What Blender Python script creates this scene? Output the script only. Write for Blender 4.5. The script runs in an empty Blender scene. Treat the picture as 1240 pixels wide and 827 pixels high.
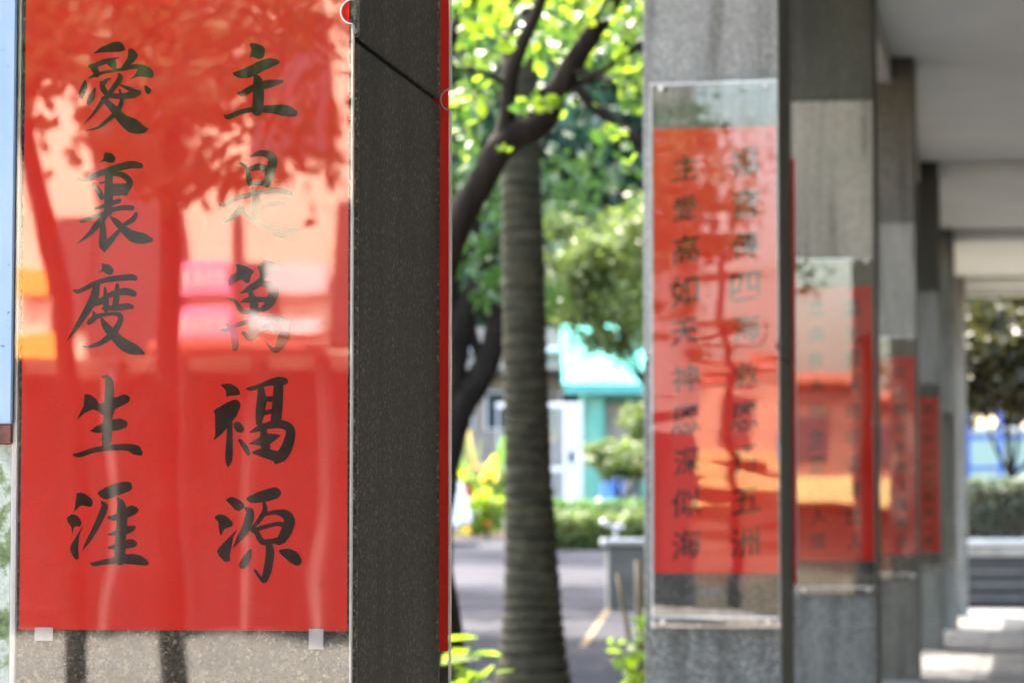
import bpy, bmesh, math, random
import numpy as np
from mathutils import Vector, Matrix

random.seed(7)
RNG = np.random.default_rng(11)
rad = math.radians
scene = bpy.context.scene
COL = scene.collection

# ------------------------------------------------------------------ camera
HC = 0.81                      # camera height over the walkway floor
PITCH = rad(3.81)
FPX = 3614.0                   # focal length in photograph pixels (1240 wide)
cam = bpy.data.cameras.new('camera')
cam.sensor_width = 36.0
cam.lens = FPX * 36.0 / 1240.0
cam.clip_start = 0.05
cam.clip_end = 2000
cam.dof.use_dof = True
cam.dof.focus_distance = 2.86
cam.dof.aperture_fstop = 11.0
camo = bpy.data.objects.new('camera', cam)
COL.objects.link(camo)
camo.location = (0, 0, HC)
camo.rotation_euler = (math.pi / 2 + PITCH, 0, 0)
scene.camera = camo

# ------------------------------------------------------------------ sky, sun, exposure
SUN_AZ = rad(-22)              # clockwise from +Y
SUN_EL = rad(57)
world = bpy.data.worlds.new('World')
scene.world = world
world.use_nodes = True
wn = world.node_tree
bg = wn.nodes['Background']
sky = wn.nodes.new('ShaderNodeTexSky')
sky.sky_type = 'NISHITA'
sky.sun_disc = False
sky.sun_elevation = SUN_EL
sky.sun_rotation = SUN_AZ
sky.dust_density = 6.0
sky.air_density = 1.4
wn.links.new(sky.outputs[0], bg.inputs[0])
bg.inputs[1].default_value = 0.15
sun = bpy.data.lights.new('sun', 'SUN')
sun.energy = 2.0
sun.angle = rad(0.5)
sun.color = (1.0, 0.93, 0.82)
suno = bpy.data.objects.new('sun', sun)
COL.objects.link(suno)
sd = Vector((math.sin(SUN_AZ) * math.cos(SUN_EL), math.cos(SUN_AZ) * math.cos(SUN_EL), math.sin(SUN_EL)))
suno.rotation_euler = sd.to_track_quat('Z', 'Y').to_euler()
suno.location = sd * 60
vs = scene.view_settings
vs.view_transform = 'Standard'
vs.look = 'None'
vs.gamma = 1
vs.use_curve_mapping = False
vs.exposure = 3.95
scene.cycles.max_bounces = 10
scene.cycles.transparent_max_bounces = 24
scene.cycles.diffuse_bounces = 4
scene.cycles.caustics_reflective = False
scene.cycles.caustics_refractive = False

# ------------------------------------------------------------------ frames of reference
TH = rad(9.737)
R = Vector((math.sin(TH), math.cos(TH), 0))       # along the colonnade, away from the camera
D = Vector((math.cos(TH), -math.sin(TH), 0))      # across it, into the walkway
O = Vector((-0.1541, 2.8074, 0))                  # right edge of the nearest poster, on the floor
STEP = 4.965                                      # pillar spacing
FWD = Vector((0, math.cos(PITCH), math.sin(PITCH)))
UPV = Vector((0, -math.sin(PITCH), math.cos(PITCH)))
CAMP = Vector((0, 0, HC))


def ray(px, py):
    return FWD + Vector((1, 0, 0)) * ((px - 620) / FPX) + UPV * ((413.5 - py) / FPX)


def at(px, py, Y):                                # point seen at a pixel, Y metres ahead
    d = ray(px, py)
    return CAMP + d * (Y / d.y)


def uv(u, v, z=0.0):                              # colonnade coordinates to world
    return O + D * u + R * v + Vector((0, 0, z))


def on_face(px, py, v):                           # pixel to (u, z) on the plane v = const
    d = ray(px, py)
    t = ((O - CAMP).dot(R) + v) / d.dot(R)
    p = CAMP + d * t
    return (p - O).dot(D), p.z


def behind(px, py, v):                            # what the nearest poster mirrors at a pixel, on the plane v = const
    d = ray(px, py)
    k = (O - CAMP).dot(R)
    t = (2 * k - (k + v)) / d.dot(R)
    p = CAMP + d * t
    return (p - O).dot(D), p.z


def gz(x, y):                                     # garden ground height
    t = max(0.0, y - 14.0)
    u = (x - O.x) * D.x + (y - O.y) * D.y          # level beside the walkway, rising towards the drive
    k = min(1.0, max(0.0, (-1.25 - u) / 1.1))
    return -0.10 + 0.0315 * (t * t / (t + 3.0)) * k * k * (3 - 2 * k)


ROT = Matrix(((D.x, R.x, 0), (D.y, R.y, 0), (0, 0, 1))).to_4x4()

# ------------------------------------------------------------------ materials
MATS = {}


def newmat(name):
    m = bpy.data.materials.new(name)
    m.use_nodes = True
    nt = m.node_tree
    return m, nt, nt.nodes['Principled BSDF']


def N(nt, kind, **kw):
    n = nt.nodes.new(kind)
    for k, v in kw.items():
        setattr(n, k, v)
    return n


def ramp(nt, fac, stops):
    r = N(nt, 'ShaderNodeValToRGB')
    els = r.color_ramp.elements
    while len(els) < len(stops):
        els.new(0.5)
    for e, (p, c) in zip(els, stops):
        e.position = p
        e.color = (*c, 1)
    nt.links.new(fac, r.inputs[0])
    return r.outputs[0]


def pos(nt, scale=(1, 1, 1)):
    g = N(nt, 'ShaderNodeNewGeometry')
    mp = N(nt, 'ShaderNodeMapping')
    mp.inputs['Scale'].default_value = scale
    nt.links.new(g.outputs['Position'], mp.inputs['Vector'])
    return mp.outputs[0]


def noise(nt, vec, scale, detail=4, rough=0.55, dist=0.0):
    n = N(nt, 'ShaderNodeTexNoise')
    n.inputs['Scale'].default_value = scale
    n.inputs['Detail'].default_value = detail
    n.inputs['Roughness'].default_value = rough
    n.inputs['Distortion'].default_value = dist
    nt.links.new(vec, n.inputs['Vector'])
    return n.outputs[0]


def mix(nt, a, b, fac, mode='MIX'):
    m = N(nt, 'ShaderNodeMix', data_type='RGBA', blend_type=mode)
    for sock, val in ((m.inputs[6], a), (m.inputs[7], b), (m.inputs[0], fac)):
        if hasattr(val, 'links') or isinstance(val, bpy.types.NodeSocket):
            nt.links.new(val, sock)
        elif isinstance(val, tuple):
            sock.default_value = (*val, 1)
        else:
            sock.default_value = val
    return m.outputs[2]


def bump(nt, h, strength, dist=0.01):
    b = N(nt, 'ShaderNodeBump')
    b.inputs['Strength'].default_value = strength
    b.inputs['Distance'].default_value = dist
    nt.links.new(h, b.inputs['Height'])
    return b.outputs[0]


def simple(name, c, rough=0.6, metal=0.0, var=0.25, scale=6.0, bmp=0.15, stretch=(1, 1, 1), spec=0.5, matte=False):
    m, nt, p = newmat(name)
    v = pos(nt, stretch)
    n1 = noise(nt, v, scale, 6)
    lo = tuple(x * (1 - var) for x in c)
    hi = tuple(min(1, x * (1 + var)) for x in c)
    nt.links.new(ramp(nt, n1, [(0.3, lo), (0.7, hi)]), p.inputs['Base Color'])
    p.inputs['Roughness'].default_value = rough
    p.inputs['Metallic'].default_value = metal
    p.inputs['Specular IOR Level'].default_value = spec
    if bmp:
        nt.links.new(bump(nt, noise(nt, v, scale * 12, 3), bmp, 0.004), p.inputs['Normal'])
    if matte:
        d = N(nt, 'ShaderNodeBsdfDiffuse')
        for i, key in (('Color', 'Base Color'), ('Normal', 'Normal')):
            if p.inputs[key].links:
                nt.links.new(p.inputs[key].links[0].from_socket, d.inputs[i])
        nt.links.new(d.outputs[0], nt.nodes['Material Output'].inputs['Surface'])
        nt.nodes.remove(p)
    MATS[name] = m
    return m


def granite(name, dark, mid, light, tint=(1, 1, 1)):
    m, nt, p = newmat(name)
    v = pos(nt)
    vo = N(nt, 'ShaderNodeTexVoronoi')
    vo.inputs['Scale'].default_value = 330
    nt.links.new(v, vo.inputs['Vector'])
    sep = N(nt, 'ShaderNodeSeparateColor')
    nt.links.new(vo.outputs['Color'], sep.inputs[0])
    grain = ramp(nt, sep.outputs[0], [(0.0, dark), (0.45, mid), (0.8, mid), (1.0, light)])
    fine = noise(nt, v, 700, 3)
    grain = mix(nt, grain, ramp(nt, fine, [(0.3, (0.5, 0.5, 0.5)), (0.7, (1.4, 1.4, 1.4))]), 0.6, 'MULTIPLY')
    st = noise(nt, pos(nt, (9, 9, 0.7)), 1.6, 7, 0.62, 0.3)
    grain = mix(nt, grain, ramp(nt, st, [(0.40, (0.55, 0.52, 0.46)), (0.52, (1.0, 0.98, 0.94)), (0.64, (1.2, 1.18, 1.12))]), 0.85, 'MULTIPLY')
    big = noise(nt, v, 3.2, 5)
    grain = mix(nt, grain, ramp(nt, big, [(0.35, (0.8, 0.82, 0.76)), (0.7, (1.12, 1.08, 1.05))]), 0.7, 'MULTIPLY')
    grain = mix(nt, grain, tint, 1.0, 'MULTIPLY')
    nt.links.new(grain, p.inputs['Base Color'])
    p.inputs['Roughness'].default_value = 0.72
    ad = N(nt, 'ShaderNodeMath', operation='ADD')
    nt.links.new(vo.outputs['Distance'], ad.inputs[0])
    nt.links.new(fine, ad.inputs[1])
    nt.links.new(bump(nt, ad.outputs[0], 0.55, 0.003), p.inputs['Normal'])
    MATS[name] = m
    return m


granite('granite', (0.05, 0.05, 0.045), (0.16, 0.16, 0.15), (0.42, 0.41, 0.38))
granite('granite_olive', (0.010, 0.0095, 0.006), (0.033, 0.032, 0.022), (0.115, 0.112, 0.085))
granite('granite_warm', (0.10, 0.09, 0.08), (0.22, 0.205, 0.185), (0.42, 0.40, 0.36))
granite('granite_pale', (0.08, 0.08, 0.082), (0.19, 0.195, 0.195), (0.40, 0.40, 0.40))
simple('mortar', (0.035, 0.03, 0.024), 0.95, scale=30)
simple('ceiling_paint', (0.47, 0.485, 0.465), 0.85, var=0.08, scale=1.4, bmp=0.05)
simple('beam_paint', (0.33, 0.32, 0.28), 0.85, var=0.1, scale=3)
simple('concrete', (0.26, 0.25, 0.235), 0.9, var=0.25, scale=4, spec=0.15)
simple('dark_concrete', (0.11, 0.105, 0.095), 0.9, var=0.3, scale=6)
simple('coping', (0.34, 0.34, 0.335), 0.7, var=0.1, scale=5)
simple('asphalt', (0.040, 0.040, 0.045), 0.95, var=0.28, scale=0.9, bmp=0.3, matte=True)
simple('soil', (0.085, 0.07, 0.048), 0.95, var=0.4, scale=2.0, bmp=0.5, matte=True)
simple('white_paint', (0.45, 0.45, 0.47), 0.6, var=0.06, scale=3)
simple('strip_tan', (0.14, 0.115, 0.075), 0.9, var=0.2, scale=8, matte=True)
simple('cream_wall', (0.72, 0.58, 0.44), 0.85, var=0.10, scale=0.8)
simple('peach_wall', (0.15, 0.08, 0.06), 0.9, var=0.25, scale=0.8, spec=0.1)
simple('salmon_wall', (0.40, 0.25, 0.18), 0.9, var=0.15, scale=0.8, matte=True)
simple('pinkish_wall', (0.80, 0.66, 0.66), 0.8, var=0.08, scale=0.8)
simple('dark_opening', (0.025, 0.022, 0.02), 0.6, var=0.3, scale=1)
simple('pink_sign', (0.85, 0.25, 0.42), 0.5, var=0.06, scale=2)
simple('orange_sign', (0.95, 0.42, 0.06), 0.5, var=0.06, scale=2)
simple('yellow_awning', (0.55, 0.36, 0.14), 0.8, var=0.08, scale=2)
simple('roof_tile_red', (0.32, 0.09, 0.05), 0.8, var=0.25, scale=6)
simple('turquoise_roof', (0.075, 0.27, 0.23), 0.8, var=0.2, scale=2, matte=True)
simple('mint_wall', (0.10, 0.25, 0.19), 0.9, var=0.1, scale=2, matte=True)
simple('teal_trim', (0.07, 0.28, 0.26), 0.7, var=0.1, scale=3)
simple('pale_mint', (0.20, 0.28, 0.24), 0.85, var=0.12, scale=0.6)
simple('stake_wood', (0.09, 0.07, 0.04), 0.9, var=0.3, scale=12)
simple('brown_wall', (0.20, 0.165, 0.14), 0.9, var=0.2, scale=1.5)
simple('chrome', (0.36, 0.38, 0.41), 0.35, 1.0, var=0.05, scale=9, bmp=0)
simple('blue_steel', (0.006, 0.06, 0.28), 0.6, var=0.15, scale=5)
simple('black_steel', (0.02, 0.02, 0.022), 0.6, var=0.2, scale=5)
simple('tyre', (0.02, 0.02, 0.02), 0.85, var=0.2, scale=20)
simple('car_paint', (0.75, 0.76, 0.78), 0.25, var=0.02, scale=2, bmp=0)
simple('lamp_red', (0.45, 0.03, 0.02), 0.3, var=0.05, scale=4, bmp=0)
simple('blue_plastic', (0.05, 0.15, 0.40), 0.5, var=0.1, scale=4)
simple('tape', (0.45, 0.43, 0.45), 0.4, var=0.15, scale=60, bmp=0)
simple('rust', (0.10, 0.035, 0.025), 0.9, var=0.5, scale=60, bmp=0.5)
simple('steel_screw', (0.6, 0.58, 0.55), 0.35, 0.8, var=0.2, scale=80, bmp=0)


def make_bark(name, c, stretch=(14, 14, 2)):
    m, nt, p = newmat(name)
    v = pos(nt, stretch)
    n1 = noise(nt, v, 1.5, 8, 0.65)
    nt.links.new(ramp(nt, n1, [(0.3, tuple(x * 0.45 for x in c)), (0.55, c), (0.8, tuple(x * 1.8 for x in c))]), p.inputs['Base Color'])
    p.inputs['Roughness'].default_value = 0.92
    p.inputs['Specular IOR Level'].default_value = 0.1
    nt.links.new(bump(nt, n1, 0.8, 0.02), p.inputs['Normal'])
    MATS[name] = m


make_bark('bark', (0.017, 0.013, 0.010))
make_bark('palm_bark', (0.030, 0.027, 0.016), (5, 5, 9))


def leafmat(name, lo, hi, trans, tc, rough=0.45):
    m, nt, p = newmat(name)
    v = pos(nt)
    n1 = noise(nt, v, 9.0, 3)
    n2 = noise(nt, v, 1.1, 3)
    c = mix(nt, ramp(nt, n1, [(0.32, lo), (0.7, hi)]), ramp(nt, n2, [(0.3, (0.65, 0.75, 0.7)), (0.7, (1.25, 1.2, 1.0))]), 0.8, 'MULTIPLY')
    nt.links.new(c, p.inputs['Base Color'])
    p.inputs['Roughness'].default_value = rough
    p.inputs['Specular IOR Level'].default_value = 0.35
    t = N(nt, 'ShaderNodeBsdfTranslucent')
    cc = mix(nt, tc, ramp(nt, n1, [(0.3, (0.6, 0.75, 0.5)), (0.75, (1.2, 1.1, 1.0))]), 0.9, 'MULTIPLY')
    nt.links.new(cc, t.inputs['Color'])
    mx = N(nt, 'ShaderNodeMixShader')
    mx.inputs[0].default_value = trans
    out = nt.nodes['Material Output']
    nt.links.new(p.outputs[0], mx.inputs[1])
    nt.links.new(t.outputs[0], mx.inputs[2])
    nt.links.new(mx.outputs[0], out.inputs['Surface'])
    MATS[name] = m


leafmat('leaf_lime', (0.04, 0.095, 0.010), (0.10, 0.165, 0.016), 0.5, (0.25, 0.38, 0.022))
leafmat('leaf_green', (0.02, 0.06, 0.015), (0.055, 0.115, 0.025), 0.3, (0.09, 0.20, 0.035))
leafmat('leaf_dark', (0.006, 0.024, 0.015), (0.016, 0.05, 0.034), 0.2, (0.018, 0.075, 0.045))
leafmat('leaf_olive', (0.04, 0.07, 0.016), (0.10, 0.13, 0.035), 0.3, (0.16, 0.22, 0.05))
leafmat('leaf_brown', (0.015, 0.015, 0.007), (0.035, 0.03, 0.014), 0.2, (0.08, 0.08, 0.02))
leafmat('leaf_yellow', (0.11, 0.10, 0.02), (0.20, 0.17, 0.03), 0.3, (0.75, 0.6, 0.06))
leafmat('leaf_grey', (0.03, 0.04, 0.03), (0.09, 0.10, 0.085), 0.2, (0.15, 0.2, 0.1))
leafmat('petal_orange', (0.65, 0.12, 0.02), (0.80, 0.25, 0.05), 0.4, (0.8, 0.25, 0.05))


def red_paper():
    m, nt, p = newmat('red_paper')
    v = pos(nt)
    n1 = noise(nt, v, 500, 3)
    n2 = noise(nt, v, 4, 4)
    c = mix(nt, ramp(nt, n2, [(0.3, (0.80, 0.026, 0.014)), (0.7, (0.86, 0.034, 0.020))]), ramp(nt, n1, [(0.3, (0.93, 0.9, 0.9)), (0.7, (1.05, 1.05, 1.05))]), 1.0, 'MULTIPLY')
    nt.links.new(c, p.inputs['Base Color'])
    p.inputs['Roughness'].default_value = 0.8
    p.inputs['Specular IOR Level'].default_value = 0.2
    nt.links.new(bump(nt, n1, 0.05, 0.001), p.inputs['Normal'])
    MATS['red_paper'] = m
    m, nt, p = newmat('ink')
    v = pos(nt)
    n1 = noise(nt, v, 60, 5)
    nt.links.new(ramp(nt, n1, [(0.3, (0.016, 0.007, 0.005)), (0.7, (0.044, 0.018, 0.012))]), p.inputs['Base Color'])
    p.inputs['Roughness'].default_value = 0.75
    p.inputs['Specular IOR Level'].default_value = 0.06
    MATS['ink'] = m


red_paper()


def clear_sheet(name, wave, wscale, stretch, seed, ior=1.55):
    m, nt, p = newmat(name)
    nt.nodes.remove(p)
    out = nt.nodes['Material Output']
    v = pos(nt, stretch)
    ad = N(nt, 'ShaderNodeVectorMath', operation='ADD')
    ad.inputs[1].default_value = (seed, seed * 1.7, seed * 0.6)
    nt.links.new(v, ad.inputs[0])
    h = noise(nt, ad.outputs[0], wscale, 2, 0.45)
    b = bump(nt, h, 1.0, wave)
    gl = N(nt, 'ShaderNodeBsdfGlossy')
    gl.inputs['Roughness'].default_value = 0.012
    nt.links.new(b, gl.inputs['Normal'])
    tr = N(nt, 'ShaderNodeBsdfTransparent')
    tr.inputs[0].default_value = (0.985, 0.985, 0.985, 1)
    fr = N(nt, 'ShaderNodeFresnel')
    fr.inputs['IOR'].default_value = ior
    mx = N(nt, 'ShaderNodeMixShader')
    nt.links.new(fr.outputs[0], mx.inputs[0])
    nt.links.new(tr.outputs[0], mx.inputs[1])
    nt.links.new(gl.outputs[0], mx.inputs[2])
    # faint film of dust
    df = N(nt, 'ShaderNodeBsdfDiffuse')
    df.inputs[0].default_value = (0.75, 0.73, 0.7, 1)
    m2 = N(nt, 'ShaderNodeMixShader')
    dn = ramp(nt, noise(nt, pos(nt), 26, 8, 0.7), [(0.45, (0.001,) * 3), (0.8, (0.012,) * 3)])
    nt.links.new(dn, m2.inputs[0])
    nt.links.new(mx.outputs[0], m2.inputs[1])
    nt.links.new(df.outputs[0], m2.inputs[2])
    nt.links.new(m2.outputs[0], out.inputs['Surface'])
    MATS[name] = m


clear_sheet('clear_flat', 0.0010, 3.0, (1, 1, 1), 1.0)
clear_sheet('clear_warped', 0.0018, 2.4, (0.6, 0.6, 2.4), 5.3, 1.58)
clear_sheet('clear_bent', 0.0010, 1.6, (1, 1, 1), 9.1, 1.82)


def edge_mat():
    m, nt, p = newmat('clear_edge')
    p.inputs['Base Color'].default_value = (0.80, 0.80, 0.80, 1)
    p.inputs['Roughness'].default_value = 0.25
    tr = N(nt, 'ShaderNodeBsdfTransparent')
    mx = N(nt, 'ShaderNodeMixShader')
    n1 = noise(nt, pos(nt, (1, 1, 0.3)), 60, 5)
    nt.links.new(ramp(nt, n1, [(0.3, (0.5,) * 3), (0.7, (0.75,) * 3)]), mx.inputs[0])
    nt.links.new(tr.outputs[0], mx.inputs[1])
    nt.links.new(p.outputs[0], mx.inputs[2])
    nt.links.new(mx.outputs[0], nt.nodes['Material Output'].inputs['Surface'])
    MATS['clear_edge'] = m
    m, nt, p = newmat('pale_blue_paint')
    v = pos(nt)
    sp = noise(nt, v, 130, 6, 0.7)
    base = ramp(nt, noise(nt, pos(nt, (4, 4, 1)), 5, 5), [(0.3, (0.15, 0.23, 0.36)), (0.7, (0.20, 0.28, 0.42))])
    c = mix(nt, base, (0.07, 0.075, 0.08), ramp(nt, sp, [(0.63, (0, 0, 0)), (0.72, (1, 1, 1))]))
    nt.links.new(c, p.inputs['Base Color'])
    p.inputs['Roughness'].default_value = 0.5
    MATS['pale_blue_paint'] = m
    m, nt, p = newmat('glass_dark')
    p.inputs['Base Color'].default_value = (0.03, 0.035, 0.04, 1)
    p.inputs['Roughness'].default_value = 0.08
    MATS['glass_dark'] = m
    m, nt, p = newmat('paving')
    br = N(nt, 'ShaderNodeTexBrick')
    br.offset = 0.5
    br.inputs['Scale'].default_value = 1.0
    br.inputs['Brick Width'].default_value = 0.6
    br.inputs['Row Height'].default_value = 0.6
    br.inputs['Mortar Size'].default_value = 0.012
    br.inputs['Color1'].default_value = (0.135, 0.133, 0.132, 1)
    br.inputs['Color2'].default_value = (0.105, 0.104, 0.104, 1)
    br.inputs['Mortar'].default_value = (0.06, 0.058, 0.056, 1)
    g = N(nt, 'ShaderNodeNewGeometry')
    mp = N(nt, 'ShaderNodeMapping')
    mp.inputs['Rotation'].default_value = (0, 0, TH)
    nt.links.new(g.outputs['Position'], mp.inputs[0])
    nt.links.new(mp.outputs[0], br.inputs['Vector'])
    n1 = noise(nt, pos(nt), 2.5, 7, 0.65)
    c = mix(nt, br.outputs['Color'], ramp(nt, n1, [(0.3, (0.65, 0.64, 0.62)), (0.7, (1.2, 1.2, 1.2))]), 1.0, 'MULTIPLY')
    nt.links.new(c, p.inputs['Base Color'])
    p.inputs['Roughness'].default_value = 0.8
    d_ = N(nt, 'ShaderNodeBsdfDiffuse')
    nt.links.new(c, d_.inputs['Color'])
    nt.links.new(d_.outputs[0], nt.nodes['Material Output'].inputs['Surface'])
    MATS['paving'] = m


edge_mat()


def moss_mat():
    m, nt, p = newmat('mossy_granite')
    v = pos(nt)
    n1 = noise(nt, v, 38, 7, 0.65)
    c = ramp(nt, n1, [(0.3, (0.02, 0.035, 0.012)), (0.45, (0.10, 0.14, 0.06)), (0.55, (0.30, 0.33, 0.30)), (0.75, (0.12, 0.13, 0.11))])
    nt.links.new(c, p.inputs['Base Color'])
    p.inputs['Roughness'].default_value = 0.9
    nt.links.new(bump(nt, n1, 0.6, 0.006), p.inputs['Normal'])
    MATS['mossy_granite'] = m


moss_mat()

# ------------------------------------------------------------------ builders


def link(name, mesh, mat, parent=None):
    o = bpy.data.objects.new(name, mesh)
    COL.objects.link(o)
    if mat is not None and not mesh.materials:
        for mm in (mat if isinstance(mat, (list, tuple)) else [mat]):
            mesh.materials.append(MATS[mm])
    if parent is not None:
        o.parent = parent
    return o


def thing(name, label, cat, loc=(0, 0, 0), rotz=0.0, group=None):
    o = bpy.data.objects.new(name, None)
    COL.objects.link(o)
    o.empty_display_size = 0.1
    o.location = loc
    o.rotation_euler = (0, 0, rotz)
    return tag(o, label, cat, group)


def tag(o, label, cat, group=None):
    o['label'] = label
    o['category'] = cat
    if group:
        o['group'] = group
    return o


def kind(o, k):
    o['kind'] = k
    return o


def bm_box(bm, x0, x1, y0, y1, z0, z1, bev=0.0):
    r = bmesh.ops.create_cube(bm, size=1.0)
    vs_ = r['verts']
    for v in vs_:
        v.co = Vector((x0 + (v.co.x + 0.5) * (x1 - x0), y0 + (v.co.y + 0.5) * (y1 - y0), z0 + (v.co.z + 0.5) * (z1 - z0)))
    if bev > 0:
        es = set(e for v in vs_ for e in v.link_edges)
        bmesh.ops.bevel(bm, geom=list(es), offset=bev, segments=1, affect='EDGES')


def to_mesh(bm, name='m', smooth=False):
    bmesh.ops.recalc_face_normals(bm, faces=bm.faces)
    me = bpy.data.meshes.new(name)
    bm.to_mesh(me)
    bm.free()
    if smooth:
        for p in me.polygons:
            p.use_smooth = True
    return me


def box(name, mat, parent, x0, x1, y0, y1, z0, z1, bev=0.0):
    bm = bmesh.new()
    bm_box(bm, x0, x1, y0, y1, z0, z1, bev)
    return link(name, to_mesh(bm, name), mat, parent)


def catmull(pts, n=6):
    P = [np.array(p, float) for p in pts]
    P = [2 * P[0] - P[1]] + P + [2 * P[-1] - P[-2]]
    out = []
    for i in range(1, len(P) - 2):
        for k in range(n):
            t = k / n
            a, b, c, d = P[i - 1], P[i], P[i + 1], P[i + 2]
            out.append(0.5 * (2 * b + (c - a) * t + (2 * a - 5 * b + 4 * c - d) * t * t + (3 * b - a - 3 * c + d) * t ** 3))
    out.append(P[-2])
    return out


def bm_tube(bm, pts, segs=10, n=6, wob=0.0, cap=True):
    """pts: (x, y, z, r)"""
    C = catmull(pts, n)
    rings = []
    prev = None
    for i, c in enumerate(C):
        p = Vector(c[:3])
        r = max(0.0008, c[3])
        q = Vector(C[min(i + 1, len(C) - 1)][:3]) - Vector(C[max(i - 1, 0)][:3])
        q.normalize()
        ref = prev if prev is not None else (Vector((1, 0, 0)) if abs(q.x) < 0.8 else Vector((0, 1, 0)))
        a = (ref - q * ref.dot(q)).normalized()
        prev = a
        b = q.cross(a)
        ring = []
        for k in range(segs):
            an = 2 * math.pi * k / segs
            rr = r * (1 + wob * (random.random() - 0.5))
            ring.append(bm.verts.new(p + (a * math.cos(an) + b * math.sin(an)) * rr))
        rings.append(ring)
    for i in range(len(rings) - 1):
        for k in range(segs):
            bm.faces.new((rings[i][k], rings[i][(k + 1) % segs], rings[i + 1][(k + 1) % segs], rings[i + 1][k]))
    if cap:
        bm.faces.new(list(reversed(rings[0])))
        bm.faces.new(rings[-1])


def tube(name, mat, parent, pts, segs=10, n=6, wob=0.0):
    bm = bmesh.new()
    bm_tube(bm, pts, segs, n, wob)
    return link(name, to_mesh(bm, name, True), mat, parent)


def leaf_mesh(name, centers, size, aspect=0.5, up=0.3, rng=RNG, droop=0.0, axis=None):
    """many small folded leaves: centres (n,3), size scalar or (n,)"""
    n = len(centers)
    c = np.asarray(centers, float)
    s = np.broadcast_to(np.asarray(size, float), (n,)) * rng.uniform(0.6, 1.35, n)
    if axis is None:
        a = rng.normal(size=(n, 3))
        a[:, 2] -= droop
    else:
        a = np.asarray(axis, float) + rng.normal(scale=0.25, size=(n, 3))
    a /= np.linalg.norm(a, axis=1)[:, None]
    nrm = rng.normal(size=(n, 3))
    nrm[:, 2] += up
    b = np.cross(nrm, a)
    b /= np.linalg.norm(b, axis=1)[:, None] + 1e-9
    nn = np.cross(a, b)
    L = (a.T * s).T
    W = (b.T * s * aspect * 0.5).T
    F = (nn.T * s * 0.10).T
    v = np.stack([c - L * 0.5, c - L * 0.12 + W + F, c + L * 0.25 + W * 0.75 + F, c + L * 0.5, c + L * 0.25 - W * 0.75 + F, c - L * 0.12 - W + F], axis=1).reshape(-1, 3)
    base = (np.arange(n) * 6)[:, None]
    f = np.concatenate([base + np.array([[0, 1, 2, 3]]), base + np.array([[0, 3, 4, 5]])], axis=0)
    me = bpy.data.meshes.new(name)
    me.vertices.add(len(v))
    me.vertices.foreach_set('co', v.ravel())
    me.loops.add(f.size)
    me.loops.foreach_set('vertex_index', f.ravel().astype(np.int32))
    me.polygons.add(len(f))
    me.polygons.foreach_set('loop_start', (np.arange(len(f)) * 4).astype(np.int32))
    me.polygons.foreach_set('loop_total', np.full(len(f), 4, np.int32))
    me.update(calc_edges=True)
    me.validate()
    return me


def crown_points(center, radii, n, nclump=40, clump=0.22, hollow=0.55, rng=RNG):
    """leaf centres gathered in clumps around an uneven ellipsoid shell"""
    center = np.array(center, float)
    radii = np.array(radii, float)
    d = rng.normal(size=(nclump, 3))
    d /= np.linalg.norm(d, axis=1)[:, None]
    rr = rng.uniform(hollow, 1.08, nclump)
    cc = center + d * radii * rr[:, None]
    w = rng.uniform(0.4, 1.6, nclump)
    idx = rng.choice(nclump, n, p=w / w.sum())
    off = rng.normal(size=(n, 3)) * clump * radii.mean() * rng.uniform(0.5, 1.0, (n, 1))
    off[:, 2] *= 0.75
    return cc[idx] + off


# ------------------------------------------------------------------ ground, road, walkway
def sheet(name, mat, xs, ys, dz, keep=None):
    bm = bmesh.new()
    g = {}
    for i, x in enumerate(xs):
        for j, y in enumerate(ys):
            g[i, j] = bm.verts.new((x, y, gz(x, y) + dz))
    for i in range(len(xs) - 1):
        for j in range(len(ys) - 1):
            bm.faces.new((g[i, j], g[i + 1, j], g[i + 1, j + 1], g[i, j + 1]))
    return kind(link(name, to_mesh(bm, name), mat), 'structure')


ys = [-400, -150, -60, -20, 0, 8, 12, 14, 15, 16, 17, 18, 20, 22, 25, 28, 32, 36, 40, 46, 52, 60, 70, 82, 100, 140, 220, 400]
ys = [-400, -150, -60, -20, 0, 8, 12] + [14 + 0.5 * i for i in range(120)] + [76, 82, 100, 140, 220, 400]
sheet('ground', 'soil', [-400, -120, -40, -20, -12] + [-9 + 0.25 * i for i in range(88)] + [14, 20, 40, 120, 400], ys, -0.02)


def patch(name, mat, quads, dz, n=10):
    """quads of pixel-free world corner lists draped on the ground"""
    bm = bmesh.new()
    for (a, b, c, d) in quads:
        g = {}
        for i in range(n + 1):
            for j in range(n + 1):
                s, t = i / n, j / n
                x = (a[0] * (1 - s) + b[0] * s) * (1 - t) + (d[0] * (1 - s) + c[0] * s) * t
                y = (a[1] * (1 - s) + b[1] * s) * (1 - t) + (d[1] * (1 - s) + c[1] * s) * t
                g[i, j] = bm.verts.new((x, y, gz(x, y) + dz))
        for i in range(n):
            for j in range(n):
                bm.faces.new((g[i, j], g[i + 1, j], g[i + 1, j + 1], g[i, j + 1]))
    return kind(link(name, to_mesh(bm, name), mat), 'structure')


patch('road', 'asphalt', [((-9.0, 12.0), (0.72, 12.0), (1.9, 46.5), (-14.0, 46.5))], 0.012, 60)
patch('road', 'asphalt', [((-16.0, 51.0), (6.0, 51.0), (8.0, 64.0), (-20.0, 64.0))], 0.012, 12)
simple('bounce_concrete', (0.27, 0.25, 0.22), 0.95, var=0.15, scale=1.2, matte=True)
patch('forecourt', 'bounce_concrete', [((-30.0, -30.0), (-6.4, -30.0), (-1.0, 2.6), (-30.0, 2.6))], 0.012, 6)  # unseen ground kept pale and run up to the pillar to bounce light
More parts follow.
